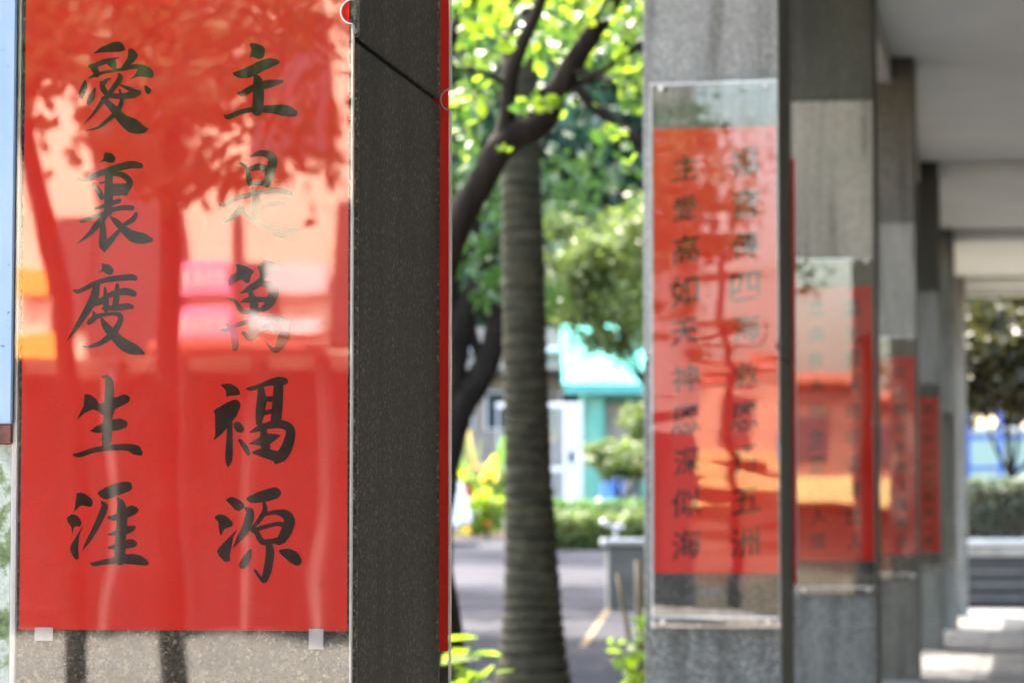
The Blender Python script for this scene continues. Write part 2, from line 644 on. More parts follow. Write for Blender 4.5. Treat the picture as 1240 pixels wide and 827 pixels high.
# narrow tan strip on the drive
pa, pb = at(672, 800, 17.0), at(748, 726, 26.0)
patch('tan_strip', 'strip_tan', [((0.47, 21.0), (0.52, 21.0), (0.93, 27.0), (0.88, 27.0))], 0.017, 8)

# walkway slab
wk = box('walkway', 'paving', None, -0.75, 3.1, -22.0, 36.0, -0.45, 0.0)
wk.matrix_world = Matrix.Translation(O) @ ROT
kind(wk, 'structure')
kb = box('kerb', 'concrete', None, -0.90, -0.753, -22.0, 36.0, -0.45, 0.012, 0.01)
kb.matrix_world = Matrix.Translation(O) @ ROT
kind(kb, 'structure')

# ------------------------------------------------------------------ walkway roof
roof = thing('walkway_roof', 'grey painted concrete roof over the walkway, carried by the granite pillars', 'roof', O, -TH)
CZ = 3.66
VEND = 30.6
box('ceiling', 'ceiling_paint', roof, -0.75, 3.3, -22.0, VEND, CZ, CZ + 0.22)  # eave widened on the garden side to keep sun off the floor
box('beam', 'beam_paint', roof, -0.262, -0.125, -21.9, VEND - 0.05, CZ - 0.15, CZ - 0.002, 0.006)
for n in (-4, -3, -2, -1, 4, 5, 6):
    v0 = n * STEP
    box('beam', 'ceiling_paint', roof, -0.1225, 3.2, v0 + 0.06, v0 + 0.36, CZ - 0.10, CZ - 0.003, 0.01)
box('fascia', 'ceiling_paint', roof, -0.81, -0.753, -22.0, VEND, CZ - 0.12, CZ + 0.26, 0.006)
box('fascia', 'ceiling_paint', roof, -0.75, 3.3, VEND + 0.003, VEND + 0.06, CZ - 0.16, CZ + 0.26, 0.006)

# unseen building added beside the camera to keep sky light off the pillar sides
hall = thing('added_hall', 'added unseen building with grey windowed wall, blocking sky light beside the walkway', 'building', O, -TH)
box('wall', 'concrete', hall, 3.1, 3.35, -22.0, 26.0, -0.4, 3.655)
for i in range(8):
    v = -18 + i * 5.5
    w_ = box('window', 'white_paint', hall, 3.06, 3.098, v, v + 1.9, 0.95, 2.3, 0.008)
    box('pane', 'glass_dark', w_, 3.045, 3.058, v + 0.08, v + 0.92, 1.03, 2.22)
    box('pane', 'glass_dark', w_, 3.045, 3.058, v + 0.98, v + 1.82, 1.03, 2.22)

# ------------------------------------------------------------------ pillars
UL, UR, DEP = -0.347, 0.008, 0.409
JOINTS = [0.0, 1.284, 2.680, CZ - 0.002]
SL = 0.012
G = 0.0055
granite('granite_brown', (0.025, 0.02, 0.015), (0.09, 0.078, 0.06), (0.30, 0.28, 0.24))
granite('granite_grey', (0.025, 0.026, 0.026), (0.09, 0.092, 0.09), (0.36, 0.36, 0.35))
pal = {0: ('granite_brown', 'granite', 'granite'), 1: ('granite_grey', 'granite_pale', 'granite_pale'), 2: ('granite_grey', 'granite_warm', 'granite_olive'),
       3: ('granite_brown', 'granite_warm', 'granite_brown'), 4: ('granite', 'granite_pale', 'granite_olive'), 5: ('granite_pale', 'granite_pale', 'granite'),
       6: ('granite_pale', 'granite_pale', 'granite')}
plabel = {0: 'granite clad pillar with a pale blue metal box hung at its left edge',
          1: 'grey granite pillar next along the walkway after the one with the blue box',
          2: 'granite pillar with a brownish upper slab, third along the walkway counted from the blue box',
          3: 'olive grey granite pillar, fourth along the walkway counted from the blue box',
          4: 'grey granite pillar carrying the last red couplet of the row',
          5: 'pale granite pillar with an empty clear sleeve, just past the last red couplet',
          6: 'pale granite pillar at the far end of the walkway roof'}
pillars = {}
for n in range(-3, 7):
    P = thing('granite_pillar', plabel.get(n, 'bare granite pillar of the walkway, before the one with the blue box'), 'pillar', uv(0, n * STEP), -TH, 'granite pillars along the walkway')
    pillars[n] = P
    ms = pal.get(n, ('granite', 'granite', 'granite'))
    box('core', 'mortar', P, UL + SL - 0.004, UR - SL + 0.004, SL - 0.004, DEP - SL + 0.004, 0, CZ - 0.001)
    for k in range(3):
        z0, z1 = JOINTS[k] + (G / 2 if k else 0), JOINTS[k + 1] - (G / 2 if k < 2 else 0)
        box('granite_slab', ms[k], P, UL, UR, 0.0, SL, z0, z1, 0.0025)
        box('granite_slab', ms[k], P, UL, UR, DEP - SL, DEP, z0, z1, 0.0025)
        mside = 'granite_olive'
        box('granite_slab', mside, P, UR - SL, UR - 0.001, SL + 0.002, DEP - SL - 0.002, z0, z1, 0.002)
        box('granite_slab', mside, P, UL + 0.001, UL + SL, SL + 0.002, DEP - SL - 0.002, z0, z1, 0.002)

# ------------------------------------------------------------------ clear sleeves and red couplets
SB, ST_, NZ = 0.585, 2.005, 1.309
PB, PT = 0.7255, 1.882


def sheet_with_notch(x0, x1, z0, z1, zn, r, y0, y1, bow=0.0, side=1):
    pts = [(x0, z0), (x1, z0)] if side > 0 else [(x0, z0), (x1, z0)]
    pts = [(x0, z0), (x1, z0)]
    for k in range(13):
        a = -math.pi / 2 - math.pi * k / 12
        pts.append((x1 + math.cos(a) * r, zn + math.sin(a) * r))
    pts += [(x1, z1), (x0, z1)]
    if side < 0:
        pts = [(x0 + x1 - x, z) for x, z in pts]
    bm = bmesh.new()
    f = [bm.verts.new((x, y0, z)) for x, z in pts]
    b = [bm.verts.new((x, y1, z)) for x, z in pts]
    fa = bm.faces.new(f)
    fb = bm.faces.new(list(reversed(b)))
    for i in range(len(f)):
        j = (i + 1) % len(f)
        q = bm.faces.new((f[j], f[i], b[i], b[j]))
        q.material_index = 1
    if bow:
        for k in range(1, 24):
            x = x0 + (x1 - x0) * k / 24
            bmesh.ops.bisect_plane(bm, geom=bm.verts[:] + bm.edges[:] + bm.faces[:], plane_co=(x, 0, 0), plane_no=(1, 0, 0))
        for v in bm.verts:
            v.co.y += bow_at((v.co.x - x0) / (x1 - x0), bow, x1 - x0)
    return to_mesh(bm, 'sheet')


def bow_at(t, bow, w):
    return -bow * w * (t - 0.12 * t * t)


def sleeve(n, mat, label, back=False, xl=-0.3285, xr=0.0050, zn=NZ, zb=SB, zt=ST_, tape=False, bow=0.0):
    t = thing('clear_sleeve', label, 'sleeve', uv(0, n * STEP), -TH, 'clear plastic sleeves on the pillars')
    if not back:
        y0, y1 = -0.0080, -0.0060
    else:
        y0, y1 = DEP + 0.0060, DEP + 0.0080
    link('sheet', sheet_with_notch(xl, xr, zb, zt, zn, 0.0117, y0, y1, bow), [mat, 'clear_edge'], t)
    by = bow_at(1.0, bow, xr - xl)
    f0, f1 = (-0.0055, -0.0004) if not back else (DEP + 0.0004, DEP + 0.0055)
    # folded side seams, butted under the front sheet
    box('seam', 'clear_edge', t, xl, xl + 0.0050, f0, f1, zb, zt)
    for a, b in ((zb, zn - 0.012), (zn + 0.012, zt)):
        box('seam', 'clear_edge', t, xr - 0.0022, xr, f0 + by, f1, a, b)
    # bright rim of the thumb notch
    bm = bmesh.new()
    yy = (y0 - 0.0006) if not back else (DEP + 0.0014)
    pts = []
    for k in range(13):
        a = math.pi / 2 + math.pi * k / 12
        pts.append((xr + math.cos(a) * 0.0117, yy + by, zn + math.sin(a) * 0.0117, 0.0006))
    bm_tube(bm, pts, 6, 2)
    link('notch_rim', to_mesh(bm, 'rim', True), 'white_paint', t)
    # bars across top and bottom with screws
    for z in (zb + 0.004, zt - 0.030):
        cr = box('crease', 'clear_edge', t, 0, 1, y0 - 0.0012 if not back else y1 + 0.0003, y0 - 0.0003 if not back else y1 + 0.0012, z + 0.022, z + 0.0255)
        bmc = bmesh.new()
        bmc.from_mesh(cr.data)
        for k in range(1, 12):
            bmesh.ops.bisect_plane(bmc, geom=bmc.verts[:] + bmc.edges[:] + bmc.faces[:], plane_co=(k / 12, 0, 0), plane_no=(1, 0, 0))
        for v in bmc.verts:
            v.co.x = xl + 0.006 + v.co.x * (xr - xl - 0.012)
            v.co.y += bow_at((v.co.x - xl) / (xr - xl), bow, xr - xl)
        bmc.to_mesh(cr.data)
        bmc.free()
        for x in (xl + 0.030, xr - 0.030):
            bm = bmesh.new()
            r = bmesh.ops.create_cone(bm, cap_ends=True, segments=12, radius1=0.0075, radius2=0.005, depth=0.005)
            bmesh.ops.rotate(bm, verts=bm.verts, cent=(0, 0, 0), matrix=Matrix.Rotation(math.pi / 2 if not back else -math.pi / 2, 3, 'X'))
            bmesh.ops.translate(bm, verts=bm.verts, vec=(x, ((y0 - 0.0024) if not back else (y1 + 0.0024)) + bow_at((x - xl) / (xr - xl), bow, xr - xl), z + 0.012))
            link('screw', to_mesh(bm, 'screw'), 'steel_screw', t)
    if tape:
        box('tape', 'tape', t, -0.036, -0.022, -0.0050, -0.0042, PB - 0.0170, PB + 0.002)
        box('tape', 'tape', t, -0.304, -0.286, -0.0050, -0.0042, PB - 0.0105, PB + 0.002)
    return t


sleeve(0, 'clear_flat', 'clear plastic sleeve over the couplet beside the pale blue box', tape=True)
sleeve(0, 'clear_flat', 'narrow clear sleeve edge on the rear face of the pillar with the blue box', back=True, xl=-0.314, xr=0.0190, zn=1.286, zb=0.555, zt=1.975)
sleeve(1, 'clear_warped', 'rippled clear sleeve full of salmon reflections on the second granite pillar', bow=0.022)
sleeve(1, 'clear_flat', 'clear sleeve edge on the rear face of the second granite pillar', back=True, xl=-0.314, xr=0.0190, zn=1.286)
sleeve(2, 'clear_bent', 'clear sleeve mirroring a large white patch, third pillar from the blue box')
sleeve(3, 'clear_bent', 'clear sleeve on the fourth pillar from the blue box')
sleeve(4, 'clear_bent', 'clear sleeve over the last red couplet of the row')
sleeve(5, 'clear_bent', 'empty clear sleeve just past the last red couplet')


def couplet(n, label, back=False, x0=-0.32, x1=0.0, zb=PB, zt=PT):
    t = thing('red_couplet', label, 'poster', uv(0, n * STEP), -TH, 'red paper couplets on the pillars')
    y = (-0.0028, -0.0022) if not back else (DEP + 0.0022, DEP + 0.0028)
    bm = bmesh.new()
    nx, nz = 2, 10
    bm_box(bm, x0, x1, y[0], y[1], zb, zt)
    link('paper', to_mesh(bm, 'paper'), 'red_paper', t)
    return t


# brush characters of the nearest couplet: outlines P and tapered strokes S traced in 120 x 130 pixel cells
CH = {}
CH['ai'] = (80, 40, [
    ('P', [(195, 165), (290, 100), (365, 72), (420, 66), (455, 115), (455, 135), (410, 150), (330, 150), (250, 155)]),
    ('P', [(475, 125), (510, 118), (550, 160), (555, 185), (520, 230), (450, 285), (410, 290), (465, 210), (485, 160)]),
    ('S', [(185, 258, 30), (240, 245, 40), (300, 222, 40), (410, 190, 8)]),
    ('S', [(210, 265, 50), (230, 300, 50), (240, 325, 40)]),
    ('P', [(305, 210), (375, 195), (390, 235), (385, 290), (345, 270), (310, 240)]),
    ('S', [(170, 355, 6), (220, 330, 28), (300, 305, 25), (400, 290, 25), (520, 262, 38), (600, 268, 40)]),
    ('P', [(560, 260), (640, 258), (678, 310), (670, 350), (620, 345), (560, 335), (480, 370), (545, 310)]),
    ('P', [(145, 355), (165, 390), (165, 440), (125, 520), (98, 500), (98, 450)]),
    ('P', [(228, 415), (232, 440), (220, 510), (175, 565), (158, 550), (165, 500)]),
    ('P', [(600, 400), (650, 425), (660, 450), (635, 480), (610, 460)]),
    ('S', [(270, 380, 20), (285, 430, 45), (330, 480, 40), (430, 490, 45), (520, 475, 58), (562, 462, 40)]),
    ('S', [(348, 350, 8), (310, 370, 30), (285, 395, 40)]),
    ('S', [(410, 320, 20), (415, 355, 42), (350, 450, 38), (310, 500, 38)]),
    ('S', [(405, 400, 8), (480, 430, 32), (530, 455, 42)]),
    ('S', [(415, 440, 16), (430, 520, 30), (410, 590, 35)]),
    ('S', [(290, 520, 40), (215, 620, 18), (135, 710, 3)]),
    ('S', [(290, 510, 40), (370, 590, 60), (440, 670, 80), (520, 720, 112), (590, 745, 66), (630, 742, 14)]),
    ('S', [(430, 520, 20), (400, 600, 38), (340, 660, 34), (250, 730, 22), (155, 757, 4)])])
CH['li'] = (80, 175, [
    ('P', [(290, 62), (350, 65), (385, 105), (370, 145), (325, 140), (290, 128), (250, 150), (295, 105)]),
    ('S', [(95, 268, 30), (150, 275, 45), (250, 230, 48), (380, 185, 55), (500, 157, 60), (572, 165, 45)]),
    ('S', [(340, 228, 30), (430, 235, 45), (490, 290, 52), (455, 375, 45)]),
    ('S', [(205, 312, 25), (250, 360, 45), (275, 410, 40)]),
    ('S', [(330, 230, 60), (328, 400, 68), (325, 520, 68)]),
    ('S', [(258, 297, 10), (340, 290, 28)]),
    ('S', [(320, 322, 40), (470, 318, 34)]),
    ('S', [(330, 372, 60), (455, 365, 50)]),
    ('S', [(225, 497, 20), (310, 470, 34), (410, 435, 36)]),
    ('S', [(330, 510, 35), (430, 490, 40), (508, 490, 40)]),
    ('S', [(112, 592, 18), (135, 588, 28), (230, 552, 30), (330, 520, 30)]),
    ('S', [(320, 530, 40), (250, 610, 55), (180, 690, 34), (90, 765, 4)]),
    ('S', [(285, 590, 30), (285, 700, 55), (290, 780, 70), (298, 822, 20)]),
    ('S', [(300, 795, 50), (370, 710, 40), (420, 655, 24)]),
    ('S', [(345, 560, 15), (390, 600, 50), (450, 660, 60), (520, 710, 90), (600, 727, 84), (652, 735, 40)]),
    ('S', [(540, 538, 30), (515, 580, 42), (440, 625, 30)])])
CH['du'] = (70, 310, [
    ('P', [(330, 55), (395, 65), (435, 105), (420, 145), (380, 145), (345, 115), (300, 140), (350, 90)]),
    ('S', [(128, 268, 26), (170, 270, 36), (290, 210, 38), (400, 180, 45), (560, 165, 50), (595, 172, 42)]),
    ('S', [(300, 220, 50), (275, 330, 70), (200, 460, 52), (130, 570, 32), (75, 650, 3)]),
    ('S', [(458, 225, 30), (455, 300, 45), (440, 400, 50)]),
    ('S', [(362, 245, 16), (370, 320, 42), (372, 412, 46)]),
    ('S', [(315, 345, 26), (430, 290, 46), (530, 275, 58), (585, 292, 48)]),
    ('S', [(285, 378, 26), (380, 345, 30)]),
    ('S', [(350, 405, 24), (450, 400, 48), (530, 390, 52), (568, 392, 40)]),
    ('S', [(272, 425, 10), (285, 470, 48), (240, 515, 36)]),
    ('S', [(255, 500, 46), (320, 460, 35), (430, 445, 30), (478, 460, 42), (478, 510, 44), (420, 600, 52), (330, 670, 40), (240, 700, 22), (195, 698, 12)]),
    ('S', [(335, 475, 15), (370, 540, 58), (440, 620, 72), (520, 690, 92), (600, 725, 80), (668, 752, 12)])])
CH['sheng'] = (75, 445, [
    ('P', [(165, 212), (205, 200), (270, 245), (282, 285), (320, 270), (400, 235), (480, 202), (520, 222), (526, 255), (480, 288), (410, 318), (395, 370), (310, 365), (275, 335), (240, 318), (170, 355), (105, 412), (150, 330), (190, 245)]),
    ('S', [(308, 70, 12), (345, 78, 42), (365, 130, 68), (362, 300, 72), (350, 450, 72), (345, 555, 78), (335, 595, 50)]),
    ('S', [(222, 488, 10), (280, 475, 58), (370, 450, 80), (440, 437, 90), (472, 435, 70)]),
    ('S', [(95, 672, 24), (140, 670, 40), (250, 635, 42), (370, 617, 48), (500, 613, 54), (570, 635, 78), (598, 655, 50)])])
CH['ya'] = (70, 570, [
    ('P', [(135, 172), (195, 165), (265, 215), (270, 260), (250, 280), (185, 262), (150, 290), (110, 335), (165, 240), (155, 200)]),
    ('P', [(65, 365), (110, 328), (160, 350), (185, 395), (175, 430), (125, 425), (110, 508), (105, 430), (75, 395)]),
    ('P', [(205, 410), (165, 490), (155, 600), (165, 665), (150, 688), (125, 670), (92, 610), (100, 570), (150, 490)]),
    ('P', [(295, 165), (420, 100), (520, 80), (570, 90), (572, 150), (460, 190), (370, 222), (330, 205)]),
    ('S', [(340, 240, 20), (360, 280, 55), (310, 400, 50), (240, 530, 34), (185, 615, 3)]),
    ('S', [(465, 212, 25), (490, 270, 70), (495, 400, 82), (480, 560, 86), (480, 690, 80), (468, 722, 12)]),
    ('P', [(375, 352), (440, 335), (520, 290), (560, 262), (600, 275), (628, 300), (600, 335), (520, 370), (410, 390)]),
    ('P', [(375, 490), (440, 460), (520, 425), (605, 420), (595, 455), (540, 490), (410, 500)]),
    ('P', [(375, 590), (420, 570), (520, 530), (570, 520), (620, 555), (600, 585), (530, 600), (410, 605)]),
    ('P', [(245, 705), (270, 705), (380, 675), (460, 655), (560, 635), (650, 650), (708, 710), (690, 730), (600, 722), (480, 712), (350, 722), (270, 738)])])
CH['zhu'] = (255, 40, [
    ('P', [(295, 90), (320, 76), (400, 98), (422, 130), (412, 190), (375, 208), (325, 185), (293, 200), (320, 155), (315, 120)]),
    ('P', [(160, 308), (250, 280), (370, 220), (460, 190), (520, 205), (540, 235), (450, 275), (300, 350), (230, 352), (185, 335)]),
    ('S', [(345, 330, 30), (365, 380, 78), (368, 500, 88), (360, 600, 86)]),
    ('S', [(215, 465, 22), (250, 468, 50), (340, 420, 55), (450, 395, 66), (550, 375, 26)]),
    ('S', [(112, 640, 24), (140, 648, 42), (250, 605, 40), (360, 590, 48), (480, 590, 68), (580, 600, 88), (640, 618, 60)])])
CH['shi'] = (255, 170, [
    ('S', [(302, 130, 6), (350, 112, 34), (405, 100, 52), (478, 140, 72), (458, 250, 78), (432, 340, 60)]),
    ('S', [(228, 175, 18), (275, 212, 30), (295, 300, 45), (302, 338, 36)]),
    ('S', [(305, 222, 36), (370, 205, 54), (420, 220, 50)]),
    ('S', [(300, 333, 36), (440, 333, 44)]),
    ('S', [(72, 495, 20), (105, 500, 36), (200, 450, 40), (330, 415, 40), (450, 395, 45), (540, 387, 52), (615, 412, 36)]),
    ('S', [(325, 370, 20), (345, 420, 50), (355, 520, 80), (340, 625, 56)]),
    ('S', [(400, 502, 26), (480, 490, 44), (560, 485, 22)]),
    ('P', [(210, 490), (265, 520), (268, 545), (235, 575), (170, 615), (80, 658), (150, 580), (215, 520)]),
    ('S', [(255, 555, 12), (330, 622, 44), (430, 670, 58), (540, 710, 88), (640, 702, 56), (690, 690, 14)])])
CH['wan'] = (255, 305, [
    ('P', [(185, 90), (260, 105), (345, 150), (310, 180), (300, 240), (265, 240), (240, 210), (190, 235), (150, 270), (135, 245), (140, 190), (215, 150)]),
    ('P', [(420, 40), (440, 65), (550, 100), (540, 135), (470, 175), (410, 215), (375, 220), (380, 165), (355, 120), (400, 80)]),
    ('S', [(400, 190, 40), (380, 235, 58), (300, 285, 52), (225, 322, 6)]),
    ('S', [(380, 240, 40), (450, 258, 66), (488, 305, 84), (450, 400, 72), (400, 445, 40)]),
    ('S', [(230, 387, 8), (300, 370, 48), (440, 368, 40)]),
    ('S', [(310, 320, 40), (335, 400, 66), (330, 520, 62), (325, 640, 78)]),
    ('S', [(130, 358, 12), (190, 380, 30), (240, 455, 40), (300, 465, 30), (420, 440, 32)]),
    ('S', [(88, 605, 22), (130, 600, 30), (220, 560, 35), (380, 512, 35), (500, 512, 50), (578, 552, 72), (560, 660, 86), (520, 740, 62), (480, 752, 36), (415, 685, 3)]),
    ('S', [(120, 555, 10), (170, 600, 50), (190, 700, 58), (190, 742, 46)]),
    ('S', [(252, 625, 28), (310, 662, 58), (370, 600, 44), (430, 585, 28)]),
    ('S', [(410, 562, 10), (460, 580, 44), (500, 620, 30)])])
CH['fu'] = (250, 445, [
    ('P', [(100, 128), (180, 120), (240, 150), (262, 195), (245, 215), (190, 215), (152, 228), (150, 170)]),
    ('P', [(50, 330), (190, 250), (240, 245), (270, 290), (225, 385), (180, 440), (130, 500), (45, 575), (80, 500), (150, 380), (100, 382), (60, 350)]),
    ('S', [(182, 430, 40), (178, 550, 50), (172, 700, 58), (165, 765, 8)]),
    ('P', [(205, 430), (245, 410), (295, 465), (285, 500), (245, 502), (215, 475)]),
    ('P', [(235, 550), (270, 550), (325, 610), (340, 665), (320, 685), (290, 640)]),
    ('P', [(295, 160), (400, 130), (480, 90), (560, 68), (620, 78), (632, 115), (610, 135), (480, 138), (380, 172), (330, 182)]),
    ('S', [(420, 150, 45), (425, 250, 74), (412, 350, 68), (405, 425, 50)]),
    ('S', [(555, 110, 70), (550, 250, 78), (535, 420, 82)]),
    ('S', [(440, 242, 38), (530, 242, 46)]),
    ('S', [(430, 350, 42), (500, 337, 36)]),
    ('S', [(330, 502, 6), (400, 472, 46), (500, 440, 58), (600, 442, 68), (648, 490, 74), (625, 600, 84), (580, 680, 88), (540, 722, 44)]),
    ('S', [(330, 588, 6), (420, 567, 66), (490, 545, 76), (560, 525, 20)]),
    ('S', [(440, 480, 46), (450, 560, 76), (460, 640, 66)]),
    ('S', [(367, 655, 24), (430, 655, 66), (530, 680, 86)])])
CH['yuan'] = (250, 580, [
    ('P', [(142, 160), (180, 135), (220, 140), (280, 175), (300, 215), (255, 245), (220, 240), (180, 190)]),
    ('P', [(55, 300), (95, 265), (160, 285), (205, 335), (200, 365), (140, 380), (108, 445), (95, 380), (92, 325)]),
    ('P', [(250, 370), (190, 470), (155, 540), (180, 590), (185, 630), (145, 640), (100, 595), (75, 550), (130, 490)]),
    ('P', [(300, 145), (400, 95), (510, 62), (550, 65), (580, 100), (560, 145), (440, 180), (340, 185), (315, 165)]),
    ('S', [(305, 225, 26), (335, 260, 68), (310, 370, 68), (250, 460, 42), (205, 530, 3)]),
    ('S', [(445, 190, 30), (450, 240, 40), (410, 310, 38), (340, 392, 16)]),
    ('S', [(450, 270, 28), (530, 255, 38), (610, 272, 74), (640, 332, 88), (600, 430, 82), (560, 480, 56)]),
    ('S', [(360, 397, 36), (430, 372, 34), (540, 345, 34), (600, 350, 40)]),
    ('S', [(380, 402, 38), (430, 480, 48), (490, 480, 40), (590, 465, 58)]),
    ('S', [(475, 480, 46), (490, 560, 64), (475, 680, 64), (450, 765, 56), (430, 775, 30), (375, 702, 20)]),
    ('P', [(350, 525), (348, 600), (320, 670), (280, 692), (252, 680), (258, 635), (300, 570)]),
    ('P', [(540, 545), (640, 530), (700, 560), (740, 625), (725, 660), (690, 668), (640, 640)])])


def chaikin(pts, it=1):
    for _ in range(it):
        q = []
        for i in range(len(pts)):
            a, b = pts[i], pts[(i + 1) % len(pts)]
            q.append((a[0] * 0.8 + b[0] * 0.2, a[1] * 0.8 + b[1] * 0.2))
            q.append((a[0] * 0.2 + b[0] * 0.8, a[1] * 0.2 + b[1] * 0.8))
        pts = q
    return pts


def stroke_outline(S):
    C = catmull(S, 5)
    L, Rr = [], []
    for i, c in enumerate(C):
        q = C[min(i + 1, len(C) - 1)][:2] - C[max(i - 1, 0)][:2]
        q = q / (np.linalg.norm(q) + 1e-9)
        nrm = np.array([-q[1], q[0]])
        w = max(1.0, c[2]) * 0.5 * (1 + 0.07 * (random.random() - 0.5))
        L.append(c[:2] + nrm * w)
        Rr.append(c[:2] - nrm * w)
    return L, Rr, C


def brush_character(key, parent):
    ox, oy, shapes = CH[key]
    bm = bmesh.new()
    lay = 0

    def vert(p, y):
        px, py = ox + p[0] * 120.0 / 763.0, oy + p[1] * 130.0 / 827.0
        u, z = on_face(px, py, -0.0031)
        return bm.verts.new((u, y, z))
    for typ, data in shapes:
        y = -0.0031 - 0.00007 * lay
        lay += 1
        if typ == 'P':
            pts = chaikin(data, 2)
            pts = [(a + random.uniform(-1.5, 1.5), b + random.uniform(-1.5, 1.5)) for a, b in pts]
            f = bm.faces.new([vert(p, y) for p in pts])
            bmesh.ops.triangulate(bm, faces=[f], ngon_method='EAR_CLIP')
        else:
            L, Rr, C = stroke_outline(data)
            lv = [vert(p, y) for p in L]
            rv = [vert(p, y) for p in Rr]
            for i in range(len(lv) - 1):
                bm.faces.new((lv[i], rv[i], rv[i + 1], lv[i + 1]))
            for end in (0, -1):        # round ends, a hair behind the body of the stroke
                c = C[end]
                r = max(1.0, c[2]) * 0.5
                if r > 4:
                    y2 = y + 0.00003
                    bm.faces.new([vert((c[0] + r * math.cos(a), c[1] + r * math.sin(a)), y2) for a in np.linspace(0, 2 * math.pi, 12, endpoint=False)])
    me = bpy.data.meshes.new('character')
    bm.to_mesh(me)
    bm.free()
    return link('character', me, 'ink', parent)


c0 = couplet(0, 'large red couplet sheet with bold brush characters, beside the pale blue metal box')
for k in ('ai', 'li', 'du', 'sheng', 'ya', 'zhu', 'shi', 'wan', 'fu', 'yuan'):
    brush_character(k, c0)
couplet(0, 'red paper edge showing past the rear corner of the pillar with the blue box', True, -0.306, 0.0162, 0.692, 1.85)

GLYPH = {}


def glyph(ch):
    if ch not in GLYPH:
        cu = bpy.data.curves.new('glyph', 'FONT')
        cu.body = ch
        cu.size = 1.0
        cu.offset = 0.012
        cu.resolution_u = 4
        o = bpy.data.objects.new('glyph', cu)
        COL.objects.link(o)
        dg = bpy.context.evaluated_depsgraph_get()
        me = bpy.data.meshes.new_from_object(o.evaluated_get(dg))
        bpy.data.objects.remove(o)
        co = np.array([v.co[:] for v in me.vertices]) if len(me.vertices) else np.zeros((1, 3))
        mn, mx_ = co.min(0), co.max(0)
        c = (mn + mx_) / 2
        s = max(mx_[0] - mn[0], mx_[1] - mn[1], 1e-6)
        for v in me.vertices:
            x, y = (v.co.x - c[0]) / s, (v.co.y - c[1]) / s
            # brush slant: strokes rise to the right and swell unevenly
            v.co = Vector((x, 0, y + 0.16 * x + 0.02 * math.sin(9 * x + 5 * y)))
        me.materials.clear()
        me.materials.append(MATS['ink'])
        GLYPH[ch] = me
    return GLYPH[ch]


# centre heights of the ten characters of a column and the two column positions
def font_column(t, text, u, z_top, z_bot, size, gap_after=5, gap=0.012):
    n = len(text)
    stepz = (z_top - z_bot - gap) / (n - 1)
    for i, ch in enumerate(text):
        z = z_top - stepz * i - (gap if i >= gap_after else 0)
        o = bpy.data.objects.new('character', glyph(ch))
        COL.objects.link(o)
        o.parent = t
        s = size * random.uniform(0.9, 1.08)
        o.location = (u + random.uniform(-0.004, 0.004), -0.0034, z)
        o.scale = (s, 1, s)
        o.rotation_euler = (0, random.uniform(-0.05, 0.05), 0)


c1 = couplet(1, 'red couplet sheet with small brush characters under the salmon streaked sleeve')
font_column(c1, '福音傳四海救恩播五洲', -0.082, 1.79, 0.805, 0.073)
font_column(c1, '主愛高如天神恩深似海', -0.238, 1.78, 0.800, 0.073)
c2 = couplet(2, 'red couplet sheet half veiled by white glare, third pillar from the blue box')
font_column(c2, '真光照天地平安賜世人', -0.085, 1.79, 0.805, 0.073)
font_column(c2, '恩典救大地主愛在人間', -0.238, 1.79, 0.805, 0.073)
c3 = couplet(3, 'red couplet sheet on the fourth pillar from the blue box')
font_column(c3, '天上榮光大地上喜樂主', -0.085, 1.79, 0.805, 0.073)
font_column(c3, '十架救恩深人間得平安', -0.238, 1.79, 0.805, 0.073)
c4 = couplet(4, 'last and smallest red couplet sheet of the row')
font_column(c4, '信心如山永主愛在人間', -0.085, 1.79, 0.805, 0.073)
font_column(c4, '天天蒙恩典年年得平安', -0.238, 1.79, 0.805, 0.073)
couplet(1, 'red paper edge on the rear face of the second granite pillar', True, -0.306, 0.0162, 0.692, 1.85)

# ------------------------------------------------------------------ pale blue box on the nearest pillar
ul, zt0 = on_face(16.5, 300, -0.012)
_, zb0 = on_face(10, 513, -0.012)
bx = thing('metal_box', 'pale blue painted metal box hung at the left edge of the granite pillar', 'box', uv(0, 0), -TH)
box('case', 'pale_blue_paint', bx, ul - 0.22, ul, -0.012, 0.10, zb0, zb0 + 0.55, 0.0015)
box('lid', 'pale_blue_paint', bx, ul - 0.225, ul - 0.0005, -0.014, 0.11, zb0 + 0.5505, zb0 + 0.575, 0.002)
box('bracket', 'rust', bx, ul - 0.20, ul - 0.001, -0.010, -0.0005, zb0 - 0.019, zb0 - 0.0005, 0.001)
for dz in (0.12, 0.42):
    box('hinge', 'steel_screw', bx, ul - 0.224, ul - 0.214, -0.018, -0.0125, zb0 + dz, zb0 + dz + 0.06, 0.001)
box('mossy_strip', 'mossy_granite', pillars[0], UL + 0.0005, -0.3292, -0.0035, -0.0002, 0.02, zb0 - 0.0195)

# ------------------------------------------------------------------ trees
def px_tube_pts(L, Y, dy=None):
    out = []
    for i, q in enumerate(L):
        y = Y + (q[3] if len(q) > 3 else 0.0)
        p = at(q[0], q[1], y)
        out.append((p.x, p.y, p.z, q[2] * y / FPX))
    return out


def tree_from_px(name, label, cat, Y, limbs, basept, bark='bark', wob=0.12, group=None):
    b = at(*basept, Y)
    base = Vector((b.x, Y, gz(b.x, Y)))
    t = thing(name, label, cat, base, 0, group)
    for i, L in enumerate(limbs):
        pts = [(x - base.x, y - base.y, z - base.z, r) for x, y, z, r in px_tube_pts(L, Y)]
        if i == 0:
            pts = [(pts[0][0] - 0.02, pts[0][1], -0.15, pts[0][3] * 1.6)] + pts
        tube('trunk' if i == 0 else 'limb', bark, t, pts, 12, 6, wob)
    return t, base


